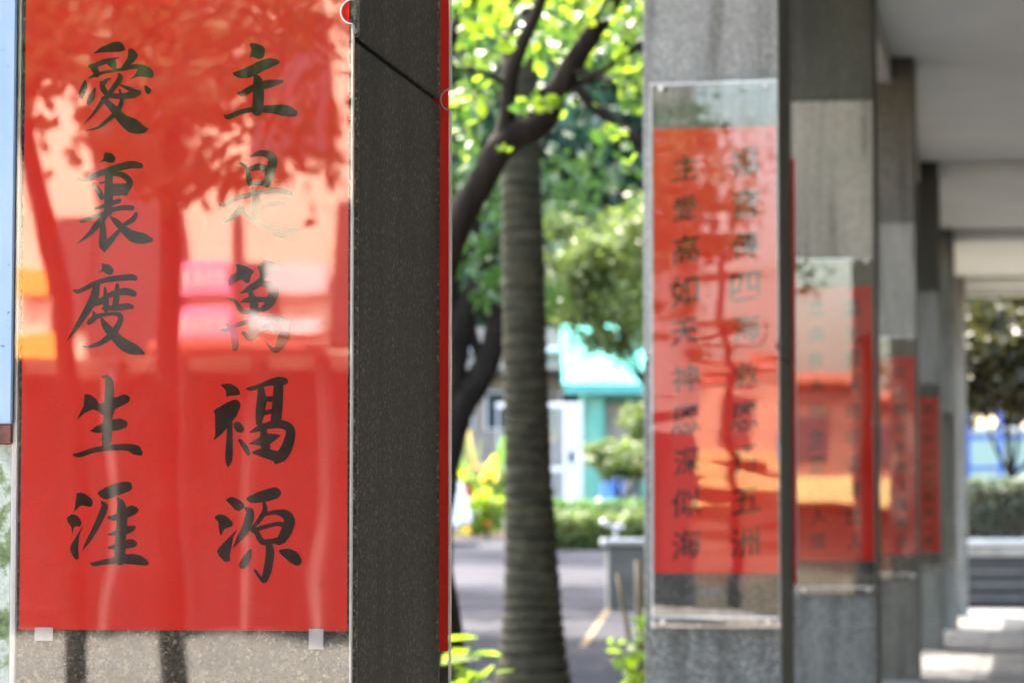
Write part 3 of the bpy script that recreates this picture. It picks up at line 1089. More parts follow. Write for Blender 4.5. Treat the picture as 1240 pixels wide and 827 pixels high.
# near tree whose limbs cross in front of the palm
YA = 9.6
tA, bA = tree_from_px('branching_tree', 'dark limbed tree with lime leaves, its forked bough crossing before the palm', 'tree', YA, [
    [(516, 880, 60), (512, 760, 48), (510, 660, 37), (506, 560, 34), (512, 420, 27), (540, 305, 20), (578, 228, 17), (612, 172, 18), (654, 150, 16), (674, 112, 14), (697, 72, 13), (726, 28, 11), (762, -35, 9), (800, -130, 6)],
    [(602, 186, 12), (614, 142, 10), (618, 98, 9), (634, 50, 8.5), (655, 2, 7), (672, -70, 5)],
    [(508, 470, 18, .1), (512, 260, 15, .2), (532, 90, 11, .2), (552, 35, 9, .2), (570, 0, 8, .2), (596, -70, 5, .2)],
    [(676, 112, 6), (700, 100, 4), (724, 96, 3), (745, 100, 1.5)],
    [(640, 150, 5), (650, 118, 4), (664, 106, 3), (690, 98, 1.5)],
    [(690, 85, 5), (720, 90, 4, -.1), (752, 70, 3, -.2), (778, 50, 2, -.2)],
    [(617, 105, 4), (590, 90, 3), (566, 88, 1.5)],
    [(545, 300, 9), (480, 180, 12), (440, 40, 10), (400, -120, 8)],
], (518, 880))


def clusters_px(spec, rng=RNG):
    out = []
    for (px, py, sx, sy, Y, sY, n) in spec:
        xs = rng.normal(px, sx, n)
        yy = rng.normal(py, sy, n)
        YY = rng.normal(Y, sY, n)
        for a, b, c in zip(xs, yy, YY):
            p = at(a, b, max(4.5, c))
            out.append((p.x, p.y, p.z))
    return np.array(out)


spec = [(560, 30, 14, 22, 10.6, .5, 42), (600, 20, 16, 16, 10.6, .5, 42), (585, 75, 18, 14, 10.6, .5, 42), (560, 120, 14, 12, 10.6, .5, 27), (620, 60, 14, 12, 10.6, .5, 27),
        (655, 55, 16, 14, 10.6, .5, 35), (690, 20, 22, 14, 10.6, .5, 49), (735, 12, 18, 12, 10.6, .5, 42), (765, 30, 14, 18, 10.6, .5, 35), (675, 65, 16, 10, 10.6, .5, 27),
        (700, 45, 18, 14, 10.6, .5, 27), (752, 75, 16, 12, 10.6, .5, 31), (770, 115, 10, 18, 10.6, .5, 27), (720, 62, 16, 8, 10.6, .5, 20), (640, 130, 18, 6, 10.6, .5, 18),
        (560, 165, 12, 14, 10.6, .5, 18), (745, 165, 12, 10, 10.6, .5, 14), (760, 190, 9, 10, 10.6, .5, 9), (575, 195, 12, 8, 10.6, .5, 10), (612, 178, 5, 5, 10.6, .5, 6),
        (660, 128, 22, 5, 10.6, .5, 16), (590, 10, 40, 20, 10.6, .5, 56), (700, -5, 60, 14, 10.6, .5, 85)]
lp = clusters_px(spec)
lp = np.concatenate([lp, clusters_px([(640, 128, 16, 5, 9.2, .1, 14), (664, 122, 14, 4, 9.2, .1, 10), (613, 180, 4, 4, 9.2, .1, 4), (575, 25, 14, 14, 9.2, .2, 22), (700, 12, 26, 8, 9.2, .2, 20), (765, 95, 10, 20, 9.1, .2, 26)])])
lp = lp - np.array(bA)
pick = RNG.random(len(lp)) < 0.5
kind(link('crown', leaf_mesh('crown', lp[pick], 0.056, 0.6, 0.8, droop=0.3), 'leaf_lime', tA), 'stuff')
kind(link('crown', leaf_mesh('crown', lp[~pick], 0.056, 0.6, 0.8, droop=0.3), 'leaf_green', tA), 'stuff')
# the rest of the crown, above and left of the frame
cp = crown_points((bA.x + 0.1, YA + 0.2, 4.1), (2.3, 2.0, 1.0), 5200, 90, 0.16, 0.3)
cp = cp[cp[:, 2] > 2.62]
kind(link('crown', leaf_mesh('crown', cp - np.array(bA), 0.085, 0.6, 0.8), 'leaf_lime', tA), 'stuff')

# second tree, low forking trunk behind the palm
YB = 20.0
tB, bB = tree_from_px('low_forked_tree', 'dark trunked tree forking low behind the palm trunk', 'tree', YB, [
    [(508, 760, 34), (518, 640, 30), (535, 548, 25), (556, 492, 20), (578, 462, 17), (595, 425, 15), (603, 380, 12), (614, 325, 8), (630, 270, 4)],
    [(534, 560, 22), (545, 470, 18), (553, 415, 17), (566, 370, 15), (590, 325, 11), (606, 280, 7), (640, 225, 4)],
    [(548, 440, 12), (540, 380, 12), (552, 330, 10), (570, 290, 7), (590, 240, 4)],
    [(588, 445, 8), (575, 415, 7), (570, 395, 6)],
    [(520, 640, 16), (480, 520, 15), (450, 380, 12), (420, 200, 8)],
], (508, 760))
spec = [(575, 300, 26, 26, 20, .8, 120), (620, 230, 40, 26, 20.5, 1.0, 110), (560, 225, 24, 34, 20, .8, 110), (700, 215, 30, 22, 21, 1, 120), (592, 350, 8, 12, 19.7, .3, 40),
        (668, 360, 10, 14, 19.8, .3, 30), (570, 130, 30, 40, 20.5, .8, 110), (600, 345, 16, 12, 20, .4, 40)]
lp = clusters_px(spec)
kind(link('crown', leaf_mesh('crown', lp - np.array(bB), 0.10, 0.6, 0.6), 'leaf_green', tB), 'stuff')
cp = crown_points((bB.x - 0.6, YB + 0.3, 4.9), (2.2, 2.0, 1.2), 5000, 80, 0.18, 0.3)
cp = cp[(cp[:, 2] > 4.3) | (cp[:, 0] < bB.x - 0.1)]
kind(link('crown', leaf_mesh('crown', cp - np.array(bB), 0.12, 0.6, 0.6), 'leaf_green', tB), 'stuff')

# ringed palm
YP = 15.0
pb_ = at(645, 840, YP)
pz = gz(pb_.x, YP)
palm = thing('palm_tree', 'tall palm with a straight ringed grey trunk flaring at the foot', 'tree', (pb_.x, YP, pz))
bm = bmesh.new()
prof = [(850, 50.0), (827, 47), (790, 41), (740, 36), (690, 33), (640, 31), (560, 28.5), (480, 27.5), (400, 26.5), (300, 25.5), (200, 24.5), (100, 23), (0, 21), (-150, 17), (-500, 14)]
cx = [(850, 646), (700, 644), (500, 637), (300, 633), (150, 630), (0, 628), (-500, 622)]
pp = []
for i in range(620):
    py = 850 - i * 2.18
    rpx = np.interp(-py, [-a for a, _ in prof], [b for _, b in prof])
    xpx = np.interp(-py, [-a for a, _ in cx], [b for _, b in cx])
    c = at(xpx, py, YP)
    ringp = (py / 15.5 + 0.3 * math.sin(py * 0.05)) % 1.0
    rr = rpx * YP / FPX * (1.0 - 0.06 * math.exp(-((ringp - 0.5) / 0.13) ** 2) + 0.012 * (random.random() - 0.5))
    pp.append((c.x - pb_.x, 0.0, c.z - pz, rr))
pp[0] = (pp[0][0], 0, -0.1, pp[0][3])
segs = 28
rings = []
for (x, y, z, r) in pp:
    rings.append([bm.verts.new((x + r * math.cos(2 * math.pi * k / segs) * (1 + 0.02 * math.sin(3 * k + z)), r * math.sin(2 * math.pi * k / segs), z + 0.006 * math.sin(2 * math.pi * k / segs * 2 + z * 9))) for k in range(segs)])
for i in range(len(rings) - 1):
    for k in range(segs):
        bm.faces.new((rings[i][k], rings[i][(k + 1) % segs], rings[i + 1][(k + 1) % segs], rings[i + 1][k]))
trunk = link('trunk', to_mesh(bm, 'trunk', True), 'palm_bark', palm)
topx, _, topz, _ = pp[-1]
for k in range(12):
    an = 2 * math.pi * k / 12 + 0.2
    el = random.uniform(0.2, 1.1)
    spine = []
    for s in np.linspace(0, 1, 9):
        rr = 1.9 * s * math.cos(el) + 0.4 * s * s
        zz = topz + 2.0 * s * math.sin(el) - 1.5 * s * s
        spine.append((topx + rr * math.cos(an), rr * math.sin(an), zz))
    cen, axs = [], []
    for i in range(70):
        s = random.random()
        q = s * 8
        j = min(7, int(q))
        f = q - j
        a, b = np.array(spine[j]), np.array(spine[j + 1])
        p = a * (1 - f) + b * f
        side = random.choice((-1, 1))
        dirv = np.array([-math.sin(an) * side, math.cos(an) * side, -0.5]) + 0.5 * (b - a) / np.linalg.norm(b - a)
        dirv /= np.linalg.norm(dirv)
        cen.append(p + dirv * 0.22)
        axs.append(dirv)
    fr = link('frond', leaf_mesh('frond', cen, 0.46, 0.10, 0.6, axis=axs), 'leaf_green', palm)
    kind(fr, 'stuff')


def simple_tree(name, label, center, radii, n, leaf, mat, ground=True, nclump=60, clump=0.2, hollow=0.45, group=None, trunk_r=0.12, trunk_x=None, cat='tree', limbs=4):
    x = center[0] if trunk_x is None else trunk_x
    z0 = gz(x, center[1]) - 0.03
    t = thing(name, label, cat, (x, center[1], z0), 0, group)
    top = center[2] - z0 + radii[2] * 0.2
    tube('trunk', 'bark', t, [(0, 0, -0.1, trunk_r * 1.5), (0.03, 0, 0.3, trunk_r), (-0.04, 0.05, top * 0.5, trunk_r * 0.8), (center[0] - x, 0, top, trunk_r * 0.3)], 10, 5, 0.1)
    for k in range(limbs):
        a = random.uniform(0, 6.28)
        e = (center[0] - x + radii[0] * 0.7 * math.cos(a), radii[1] * 0.7 * math.sin(a), center[2] - z0 + radii[2] * random.uniform(-0.3, 0.5))
        tube('limb', 'bark', t, [(-0.02, 0.03, top * 0.45, trunk_r * 0.6), (e[0] * 0.5, e[1] * 0.5, top * 0.55 + 0.2 * e[2] * 0.3, trunk_r * 0.4), (*e, trunk_r * 0.1)], 7, 5, 0.1)
    pts = crown_points(center, radii, n, nclump, clump, hollow)
    pts = pts[pts[:, 2] > z0 + 0.15]
    kind(link('crown', leaf_mesh('crown', pts - np.array((x, center[1], z0)), leaf, 0.62, 0.5), mat, t), 'stuff')
    return t


# sunlit olive green tree right of the palm
c = at(775, 325, 38)
simple_tree('bushy_tree', 'round sunlit light green tree standing before the turquoise house', (c.x, 38, c.z), (1.25, 1.2, 1.0), 9000, 0.10, 'leaf_olive', nclump=90, clump=0.15, trunk_x=c.x + 0.75, trunk_r=0.09, limbs=2)
# dark backdrop trees, far behind
gl_ = 'tall dark green trees beyond the turquoise house'
for (px, py, Y, rx, rz, n, mat, lab) in [
        (560, 170, 78, 3.6, 4.2, 6000, 'leaf_dark', 'tall dark evergreen beyond the low brown building'),
        (690, 120, 84, 4.2, 4.4, 5000, 'leaf_dark', 'tallest dark evergreen behind the palm trunk'),
        (770, 200, 80, 3.2, 3.6, 5000, 'leaf_dark', 'dark evergreen rising behind the round light green tree'),
        (480, 120, 82, 5.0, 5.0, 3500, 'leaf_dark', 'dark evergreen hidden behind the pillar with the blue box'),
        (880, 140, 82, 5.5, 5.0, 3500, 'leaf_dark', 'broad dark evergreen mostly hidden behind the far pillars'),
        (600, 320, 76, 2.6, 1.9, 2600, 'leaf_dark', 'low dark tree over the low brown building'),
        (730, 330, 78, 2.6, 2.4, 5000, 'leaf_dark', 'low dark tree showing over the turquoise roof')]:
    c = at(px, py, Y)
    simple_tree('evergreen_tree', lab, (c.x, Y, c.z), (rx, 2.6, rz), n, 0.42, mat, nclump=90, clump=0.16, hollow=0.25, group=gl_, trunk_r=0.25)

# dark hanging tree at the end of the walkway
c = at(1215, 415, 47)
simple_tree('drooping_tree', 'dark drooping tree with a thin trunk past the end of the walkway', (c.x, 47, c.z), (1.75, 1.5, 1.15), 13000, 0.17, 'leaf_brown', nclump=60, clump=0.2, hollow=0.2, trunk_r=0.06, trunk_x=at(1226, 520, 47).x)
c = at(1225, 330, 75)
simple_tree('sunlit_tree', 'yellow green sunlit tree behind the dark drooping tree', (c.x, 75, c.z), (3.2, 2.4, 2.6), 3200, 0.3, 'leaf_olive', nclump=70, clump=0.18, hollow=0.3, trunk_r=0.2)

# ------------------------------------------------------------------ garden: hedges, shrubs, flowers
def hedge(name, label, x0, x1, y0, y1, h, mat, n, leaf):
    xm, ym = (x0 + x1) / 2, (y0 + y1) / 2
    z0 = gz(xm, y0) - 0.03
    t = thing(name, label, 'hedge', (xm, ym, z0))
    bm = bmesh.new()
    bm_box(bm, x0 - xm + .08, x1 - xm - .08, y0 - ym + .08, y1 - ym - .08, 0.0, h - 0.08, 0.05)
    link('branches', to_mesh(bm, 'branches'), 'soil', t)
    p = np.empty((n, 3))
    p[:, 0] = RNG.uniform(x0 - xm, x1 - xm, n)
    p[:, 1] = RNG.uniform(y0 - ym, y1 - ym, n)
    p[:, 2] = RNG.uniform(0.02, h, n)
    f = RNG.integers(0, 4, n)
    p[f == 0, 1] = y0 - ym
    p[f == 1, 2] = h
    p[f == 2, 1] = y1 - ym
    s = f == 3
    p[s, 0] = np.where(RNG.random(s.sum()) < 0.5, x0 - xm, x1 - xm)
    p += RNG.normal(scale=0.035, size=p.shape)
    kind(link('foliage', leaf_mesh('foliage', p, leaf, 0.65, 0.8), mat, t), 'stuff')
    return t


a, b = at(668, 640, 41), at(860, 640, 41)
hedge('clipped_hedge', 'low clipped hedge along the far edge of the drive', a.x, b.x, 41.0, 41.9, 0.50, 'leaf_olive', 4200, 0.085)
a, b = at(668, 600, 44.5), at(860, 600, 44.5)
hedge('clipped_hedge', 'darker taller hedge directly behind the low clipped hedge', a.x, b.x, 44.2, 44.9, 0.62, 'leaf_green', 3000, 0.085)
c = at(752, 555, 46)
simple_tree('topiary_bush', 'small dome shaped topiary on a bare stem behind the hedges', (c.x, 46, c.z), (0.56, 0.5, 0.26), 2600, 0.08, 'leaf_olive', nclump=50, clump=0.18, hollow=0.4, trunk_r=0.045, cat='shrub', limbs=5)
c = at(775, 515, 50)
simple_tree('yellow_shrub', 'small rounded yellowish shrub in front of the turquoise house', (c.x, 50, c.z), (0.35, 0.3, 0.32), 900, 0.1, 'leaf_olive', nclump=26, clump=0.25, trunk_r=0.03, cat='shrub')


def blade_plant(name, label, px, py, Y, n, length, mats, spread=0.6, width=0.09, cat='plant', group=None):
    b = at(px, py, Y)
    base = Vector((b.x, Y, gz(b.x, Y) - 0.02))
    t = thing(name, label, cat, base, 0, group)
    for k in range(n):
        an = random.uniform(0, 2 * math.pi)
        tilt = random.uniform(0.1, spread)
        L = length * random.uniform(0.6, 1.1)
        w = width * random.uniform(0.7, 1.2)
        bm = bmesh.new()
        dx, dy = math.cos(an), math.sin(an)
        prev = None
        for i in range(7):
            s = i / 6
            rr = L * math.sin(tilt) * s + 0.25 * L * tilt * s * s
            zz = L * math.cos(tilt) * s - 0.35 * L * tilt * s * s
            hw = w * 0.5 * math.sin(math.pi * min(0.97, 0.12 + 0.88 * s)) + 0.003
            a_ = bm.verts.new((rr * dx - dy * hw, rr * dy + dx * hw, zz + hw * 0.3))
            m_ = bm.verts.new((rr * dx, rr * dy, zz))
            c_ = bm.verts.new((rr * dx + dy * hw, rr * dy - dx * hw, zz + hw * 0.3))
            if prev:
                bm.faces.new((prev[0], prev[1], m_, a_))
                bm.faces.new((prev[1], prev[2], c_, m_))
            prev = (a_, m_, c_)
        link('leaf', to_mesh(bm, 'leaf', True), random.choice(mats), t)
    return t


blade_plant('croton_plant', 'spiky plant with green and yellow upright blades left of the palm trunk', 582, 560, 49.0, 30, 2.5, ['leaf_olive', 'leaf_lime', 'leaf_yellow', 'leaf_green'], 0.75, 0.24)
blade_plant('croton_plant', 'smaller spiky plant with yellow blades beside the white car', 560, 560, 50.5, 16, 2.0, ['leaf_olive', 'leaf_yellow', 'petal_orange'], 0.8, 0.2)


def flower_bush(name, label, px, py, Y, rx, rz, n, mat, flowers, fm, leaf=0.09):
    b = at(px, py, Y)
    z0 = gz(b.x, Y) - 0.02
    t = thing(name, label, 'bush', (b.x, Y, z0))
    pts = crown_points((0, 0, rz), (rx, rx * 0.8, rz), n, 40, 0.22, 0.3)
    pts = pts[pts[:, 2] > 0.03]
    for k in range(7):
        a = random.uniform(0, 6.28)
        tube('stem', 'bark', t, [(0, 0, 0, 0.012), (rx * 0.25 * math.cos(a), rx * 0.25 * math.sin(a), rz, 0.009), (rx * 0.7 * math.cos(a), rx * 0.6 * math.sin(a), rz * 1.6, 0.003)], 6, 4)
    kind(link('foliage', leaf_mesh('foliage', pts, leaf, 0.6, 0.8), mat, t), 'stuff')
    for k in range(flowers):
        q = pts[RNG.integers(len(pts))]
        d = (q - np.array((0, 0, rz)))
        q = np.array((0, 0, rz)) + d * 1.08
        cen = [q + np.array((math.cos(w) * 0.03, -0.03, math.sin(w) * 0.03)) for w in np.linspace(0, 6.28, 6)[:-1]]
        axs = [np.array((math.cos(w), -0.3, math.sin(w))) for w in np.linspace(0, 6.28, 6)[:-1]]
        link('flower', leaf_mesh('flower', cen, 0.075, 0.8, 0.2, axis=axs), fm, t)
    return t


flower_bush('flowering_bush', 'leafy lime green bush with a few orange blossoms beside the white car', 590, 640, 45.5, 0.34, 0.40, 1500, 'leaf_lime', 12, 'petal_orange')
flower_bush('flowering_bush', 'taller bush with orange blossoms behind the lime green bush', 574, 600, 48.0, 0.42, 0.62, 1300, 'leaf_green', 22, 'petal_orange')

# seedlings by the walkway kerb
def sprig(label, px, py, Y, n, h, mat, leaf, spread=0.16):
    b = at(px, py, Y)
    base = Vector((b.x, Y, gz(b.x, Y) - 0.02))
    t = thing('leafy_sprig', label, 'plant', base, 0, 'leafy sprigs growing by the kerb')
    for k in range(n):
        a = random.uniform(0, 6.28)
        r = spread * random.uniform(0.3, 1)
        hh = h * random.uniform(0.6, 1.1)
        tip = (r * math.cos(a), r * math.sin(a), hh)
        tube('stem', 'leaf_green', t, [(0.02 * math.cos(a), 0.02 * math.sin(a), 0, 0.004), (tip[0] * 0.5, tip[1] * 0.5, hh * 0.6, 0.003), (*tip, 0.0015)], 5, 4)
        cen = [(tip[0] * s + random.uniform(-.05, .05), tip[1] * s + random.uniform(-.05, .05), hh * (0.35 + 0.65 * s)) for s in np.linspace(0.3, 1, 7)]
        axs = [(math.cos(a + w), math.sin(a + w), -0.15) for w in np.linspace(0, 5, 7)]
        kind(link('leaf', leaf_mesh('leaf', cen, leaf, 0.42, 1.2, axis=axs), mat, t), 'stuff')
    return t


sprig('leafy green sprig at the foot of the dark limbed tree', 566, 830, 8.4, 10, 0.60, 'leaf_lime', 0.10, 0.13)
sprig('low green sprig between the tree and the palm foot', 592, 835, 9.0, 6, 0.47, 'leaf_lime', 0.09, 0.09)
sprig('green sprig in front of the wash stand', 738, 830, 11.5, 8, 0.34, 'leaf_green', 0.085, 0.14)
sprig('thin green sprig climbing the wooden stake', 757, 830, 11.8, 6, 0.62, 'leaf_lime', 0.08, 0.10)
st = at(775, 830, 12.0)
stk = thing('garden_stake', 'slim brown wooden stake with a leaning stick tied to it', 'stake', (st.x, 12.0, gz(st.x, 12.0)))
tube('post', 'stake_wood', stk, [(0, 0, -0.15, 0.021), (0.004, 0, 0.4, 0.020), (-0.004, 0, 0.83, 0.018)], 9, 4, 0.08)
tube('stick', 'stake_wood', stk, [(0.0, -0.02, 0.10, 0.012), (-0.03, -0.02, 0.42, 0.011), (-0.09, -0.025, 0.78, 0.008)], 8, 4, 0.1)
tube('tie', 'tape', stk, [(-0.026, -0.022, 0.34, 0.004), (0.0, -0.034, 0.345, 0.004), (0.024, -0.02, 0.35, 0.004)], 6, 4)

# wash stand with tap
YS = 26.0
wl, wr = at(733, 700, YS), at(800, 700, YS)
zs = gz(wl.x, YS)
ztop = at(760, 652, YS).z
ws = thing('wash_stand', 'concrete wash stand with a pale metal rim and a tap on it', 'wash stand', (wl.x, YS, zs))
W_ = wr.x - wl.x
H_ = ztop - zs
box('pedestal', 'dark_concrete', ws, 0.02, W_, 0, 0.42, -0.1, H_ - 0.07, 0.012)
box('basin_rim', 'chrome', ws, -0.03, W_ + 0.03, -0.03, 0.45, H_ - 0.069, H_, 0.012)
tp = tube('tap', 'chrome', ws, [(0.10, 0.2, H_ - 0.01, 0.018), (0.10, 0.2, H_ + 0.07, 0.018), (0.08, 0.12, H_ + 0.11, 0.016), (0.02, 0.05, H_ + 0.12, 0.015), (-0.03, 0.0, H_ + 0.15, 0.02)], 9, 5)
tube('handle', 'chrome', tp, [(0.07, 0.2, H_ + 0.10, 0.016), (0.12, 0.2, H_ + 0.105, 0.02), (0.17, 0.2, H_ + 0.10, 0.016)], 8, 4)

# ------------------------------------------------------------------ white car
YC = 43.6
cb = at(566, 650, YC)
zc_ = gz(cb.x, YC) + 0.02
car = thing('parked_car', 'white car parked by the flowering bush, only its tail showing', 'car', (cb.x, YC, zc_))
prof = [(0.0, 0.34), (0.01, 0.62), (-0.05, 0.82), (-0.16, 0.95), (-0.32, 1.10), (-0.62, 1.36), (-1.0, 1.46), (-1.9, 1.47), (-2.4, 1.38), (-2.95, 1.0), (-3.9, 0.86), (-4.15, 0.70), (-4.2, 0.36), (-4.0, 0.22), (-0.2, 0.22)]
bm = bmesh.new()
secs = []
for (yy, shr) in ((-0.84, 0.06), (-0.80, 0.0), (0.80, 0.0), (0.84, 0.06)):
    ring = []
    for x, z in prof:
        k = 1.0
        taper = 0.14 * max(0, z - 0.9) / 0.56
        ring.append(bm.verts.new((x * (1 - shr * 0.03) - shr * (0.15 if x > -1 else -0.15), yy * (1 - taper), z - (shr * 0.3 if z > 1.2 else -shr * 0.2 if z < 0.3 else 0))))
    secs.append(ring)
for s in range(3):
    for i in range(len(prof)):
        j = (i + 1) % len(prof)
        bm.faces.new((secs[s][i], secs[s][j], secs[s + 1][j], secs[s + 1][i]))
bm.faces.new(secs[0])
bm.faces.new(list(reversed(secs[-1])))
body = link('body', to_mesh(bm, 'body'), 'car_paint', car)
box('bumper', 'car_paint', body, -0.12, 0.05, -0.78, 0.78, 0.28, 0.50, 0.04)
for s in (-1, 1):
    box('window', 'glass_dark', car, -2.35, -0.75, min(s * 0.71, s * 0.83), max(s * 0.71, s * 0.83), 0.98, 1.30, 0.03)
    box('tail_light', 'lamp_red', car, -0.10, 0.02, min(s * 0.6, s * 0.80), max(s * 0.6, s * 0.80), 0.66, 0.82, 0.02)
    for x in (-0.75, -3.3):
        bm = bmesh.new()
        bmesh.ops.create_cone(bm, cap_ends=True, segments=24, radius1=0.30, radius2=0.30, depth=0.2)
        bmesh.ops.bevel(bm, geom=[e for e in bm.edges if len(e.link_faces) == 2 and any(len(f.verts) > 6 for f in e.link_faces)], offset=0.04, segments=2, affect='EDGES')
        bmesh.ops.rotate(bm, verts=bm.verts, cent=(0, 0, 0), matrix=Matrix.Rotation(math.pi / 2, 3, 'X'))
        bmesh.ops.translate(bm, verts=bm.verts, vec=(x, s * 0.76, 0.30))
        wh = link('wheel', to_mesh(bm, 'wheel'), 'tyre', car)
        bm = bmesh.new()
        bmesh.ops.create_cone(bm, cap_ends=True, segments=20, radius1=0.19, radius2=0.16, depth=0.03)
        bmesh.ops.rotate(bm, verts=bm.verts, cent=(0, 0, 0), matrix=Matrix.Rotation(-s * math.pi / 2, 3, 'X'))
        bmesh.ops.translate(bm, verts=bm.verts, vec=(x, s * 0.872, 0.30))
        link('rim', to_mesh(bm, 'rim'), 'chrome', wh)
box('rear_window', 'glass_dark', car, -0.55, -0.27, -0.60, 0.60, 1.10, 1.28, 0.02)

# ------------------------------------------------------------------ white gate, brown building, turquoise house
YG = 60.0
ga, gb = at(655, 580, YG), at(706, 580, YG)
zg = gz(ga.x, YG)
zt1 = at(680, 488, YG).z - zg
gate = thing('white_gate', 'white painted gate with a solid panel and a barred half', 'gate', (ga.x, YG, zg))
gw = gb.x - ga.x
pw = gw * 0.46
box('panel', 'white_paint', gate, gw - pw, gw, -0.04, 0.04, 0.02, zt1, 0.01)
box('rail', 'white_paint', gate, -0.9, gw - pw - 0.003, -0.03, 0.03, zt1 - 0.10, zt1 - 0.002, 0.01)
box('rail', 'white_paint', gate, -0.9, gw - pw - 0.003, -0.03, 0.03, zt1 * 0.40, zt1 * 0.40 + 0.09, 0.01)
box('rail', 'white_paint', gate, -0.9, gw - pw - 0.003, -0.03, 0.03, 0.08, 0.16, 0.01)
for i in range(9):
    x = -0.88 + i * (gw - pw + 0.82) / 8
    box('bar', 'white_paint', gate, x, x + 0.03, -0.016, 0.016, 0.0, zt1 - 0.102)
box('lock_plate', 'black_steel', gate, gw - pw + 0.10, gw - pw + 0.22, -0.055, -0.041, zt1 * 0.48, zt1 * 0.58, 0.005)

YB2 = 68.0
ba, bb = at(470, 560, YB2), at(703, 560, YB2)
zb2 = gz(ba.x, YB2) - 0.05
bld = thing('brown_shed', 'low grey brown building with a dark eave left of the turquoise house', 'building', (ba.x, YB2, zb2))
bw = bb.x - ba.x
ze = at(680, 455, YB2).z - zb2
zr = at(680, 395, YB2).z - zb2
box('wall', 'brown_wall', bld, 0, bw, 0, 4.0, -0.3, ze)
box('eave', 'black_steel', bld, -0.2, bw + 0.12, -0.7, 4.2, ze + 0.002, ze + 0.16, 0.02)
box('upper_wall', 'brown_wall', bld, 0.1, bw - 0.25, 0.4, 4.0, ze + 0.162, zr)
box('gutter', 'white_paint', bld, bw - 2.6, bw - 0.2, 0.26, 0.398, ze + 0.55, ze + 0.68, 0.02)
for i in range(5):
    x = 0.5 + i * 0.85
    w_ = box('window', 'white_paint', bld, x, x + 0.6, -0.05, -0.002, ze - 1.25, ze - 0.35, 0.01)
    box('pane', 'glass_dark', w_, x + 0.05, x + 0.55, -0.07, -0.052, ze - 1.2, ze - 0.4)

YH = 64.0
ha, hb = at(690, 540, YH), at(900, 540, YH)
zh = gz(ha.x, YH) - 0.05
house = thing('turquoise_house', 'small turquoise house with a pale ribbed roof and mint walls', 'house', (ha.x, YH, zh))
hw = hb.x - ha.x
ze = at(740, 474, YH).z - zh
zr = at(740, 385, YH).z - zh
box('wall', 'mint_wall', house, 0.30, hw, 0.6, 4.0, -0.3, ze)
box('porch_post', 'mint_wall', house, at(712, 500, YH).x - ha.x, at(731, 500, YH).x - ha.x, 0.0, 0.3, -0.3, ze - 0.06, 0.01)
box('eave', 'teal_trim', house, -0.1, hw + 0.1, -0.25, 0.05, ze - 0.058, ze + 0.12, 0.01)
bm = bmesh.new()
n = 34
for i in range(n + 1):
    x = -0.15 + i * (hw + 0.3) / n
    zz = 0.03 if i % 2 else 0.0
    for (y, z) in ((-0.3, ze + 0.13), (2.2, zr), (4.4, ze + 0.13)):
        bm.verts.new((x, y, z + zz))
bm.verts.ensure_lookup_table()
for i in range(n):
    for k in range(2):
        a0 = i * 3 + k
        bm.faces.new((bm.verts[a0], bm.verts[a0 + 3], bm.verts[a0 + 4], bm.verts[a0 + 1]))
rf = link('roof', to_mesh(bm, 'roof'), 'turquoise_roof', house)
sm = rf.modifiers.new('thick', 'SOLIDIFY')
sm.thickness = 0.05
bm = bmesh.new()
vv = [bm.verts.new(c) for c in ((0.30, 0.62, ze), (0.30, 3.98, ze), (0.30, 2.2, zr - 0.08), (0.50, 0.62, ze), (0.50, 3.98, ze), (0.50, 2.2, zr - 0.08))]
for f in ((0, 1, 2), (5, 4, 3), (0, 3, 4, 1), (1, 4, 5, 2), (2, 5, 3, 0)):
    bm.faces.new([vv[i] for i in f])
link('gable', to_mesh(bm, 'gable'), 'mint_wall', house)
xd = at(736, 500, YH).x - ha.x
dr = box('door', 'brown_wall', house, xd, xd + 0.62, 0.53, 0.598, 0.1, ze - 0.22, 0.01)
box('door_frame', 'mint_wall', dr, xd - 0.06, xd - 0.002, 0.52, 0.597, 0.1, ze - 0.15)
for x in (760, 778, 800, 830):
    xx = at(x, 500, YH).x - ha.x
    w_ = box('window', 'teal_trim', house, xx, xx + 0.26, 0.54, 0.598, ze - 0.75, ze - 0.4, 0.01)
    box('pane', 'glass_dark', w_, xx + 0.03, xx + 0.23, 0.52, 0.538, ze - 0.72, ze - 0.43)
bp = at(741, 535, 62)
bin_ = thing('storage_bin', 'blue plastic bin with a lid in front of the turquoise house', 'bin', (bp.x, 62, gz(bp.x, 62)))
box('body', 'blue_plastic', bin_, -0.22, 0.22, -0.2, 0.2, 0.0, 0.72, 0.04)
box('lid', 'blue_plastic', bin_, -0.25, 0.25, -0.23, 0.23, 0.722, 0.78, 0.02)

# ------------------------------------------------------------------ end of the walkway: planter, hedge, blue fence
pv = 33.6
pl = thing('stone_planter', 'long planter with pale coping and dark slatted front at the walkway end', 'planter', uv(0, pv), -TH)
box('base', 'black_steel', pl, -0.3, 3.4, 0.06, 0.9, -0.05, 0.62)
box('face', 'concrete', pl, -0.3, 3.4, 0.0, 0.9, 0.622, 0.74, 0.01)
box('coping', 'coping', pl, -0.36, 3.46, -0.06, 0.96, 0.742, 0.83, 0.015)
for z in (0.10, 0.26, 0.42):
    box('slat', 'dark_concrete', pl, -0.3, 3.4, 0.02, 0.057, z, z + 0.03, 0.004)
hp = uv(0, pv)
hg = thing('planter_hedge', 'grey green hedge growing in the planter at the end of the walkway', 'hedge', uv(0, pv, 0.80), -TH)
n = 6000
p = np.empty((n, 3))
p[:, 0] = RNG.uniform(-0.2, 3.3, n)
p[:, 1] = RNG.uniform(0.12, 0.8, n)
p[:, 2] = RNG.uniform(0.0, 0.72, n)
f = RNG.integers(0, 3, n)
p[f == 0, 1] = 0.12
p[f == 1, 2] = 0.70
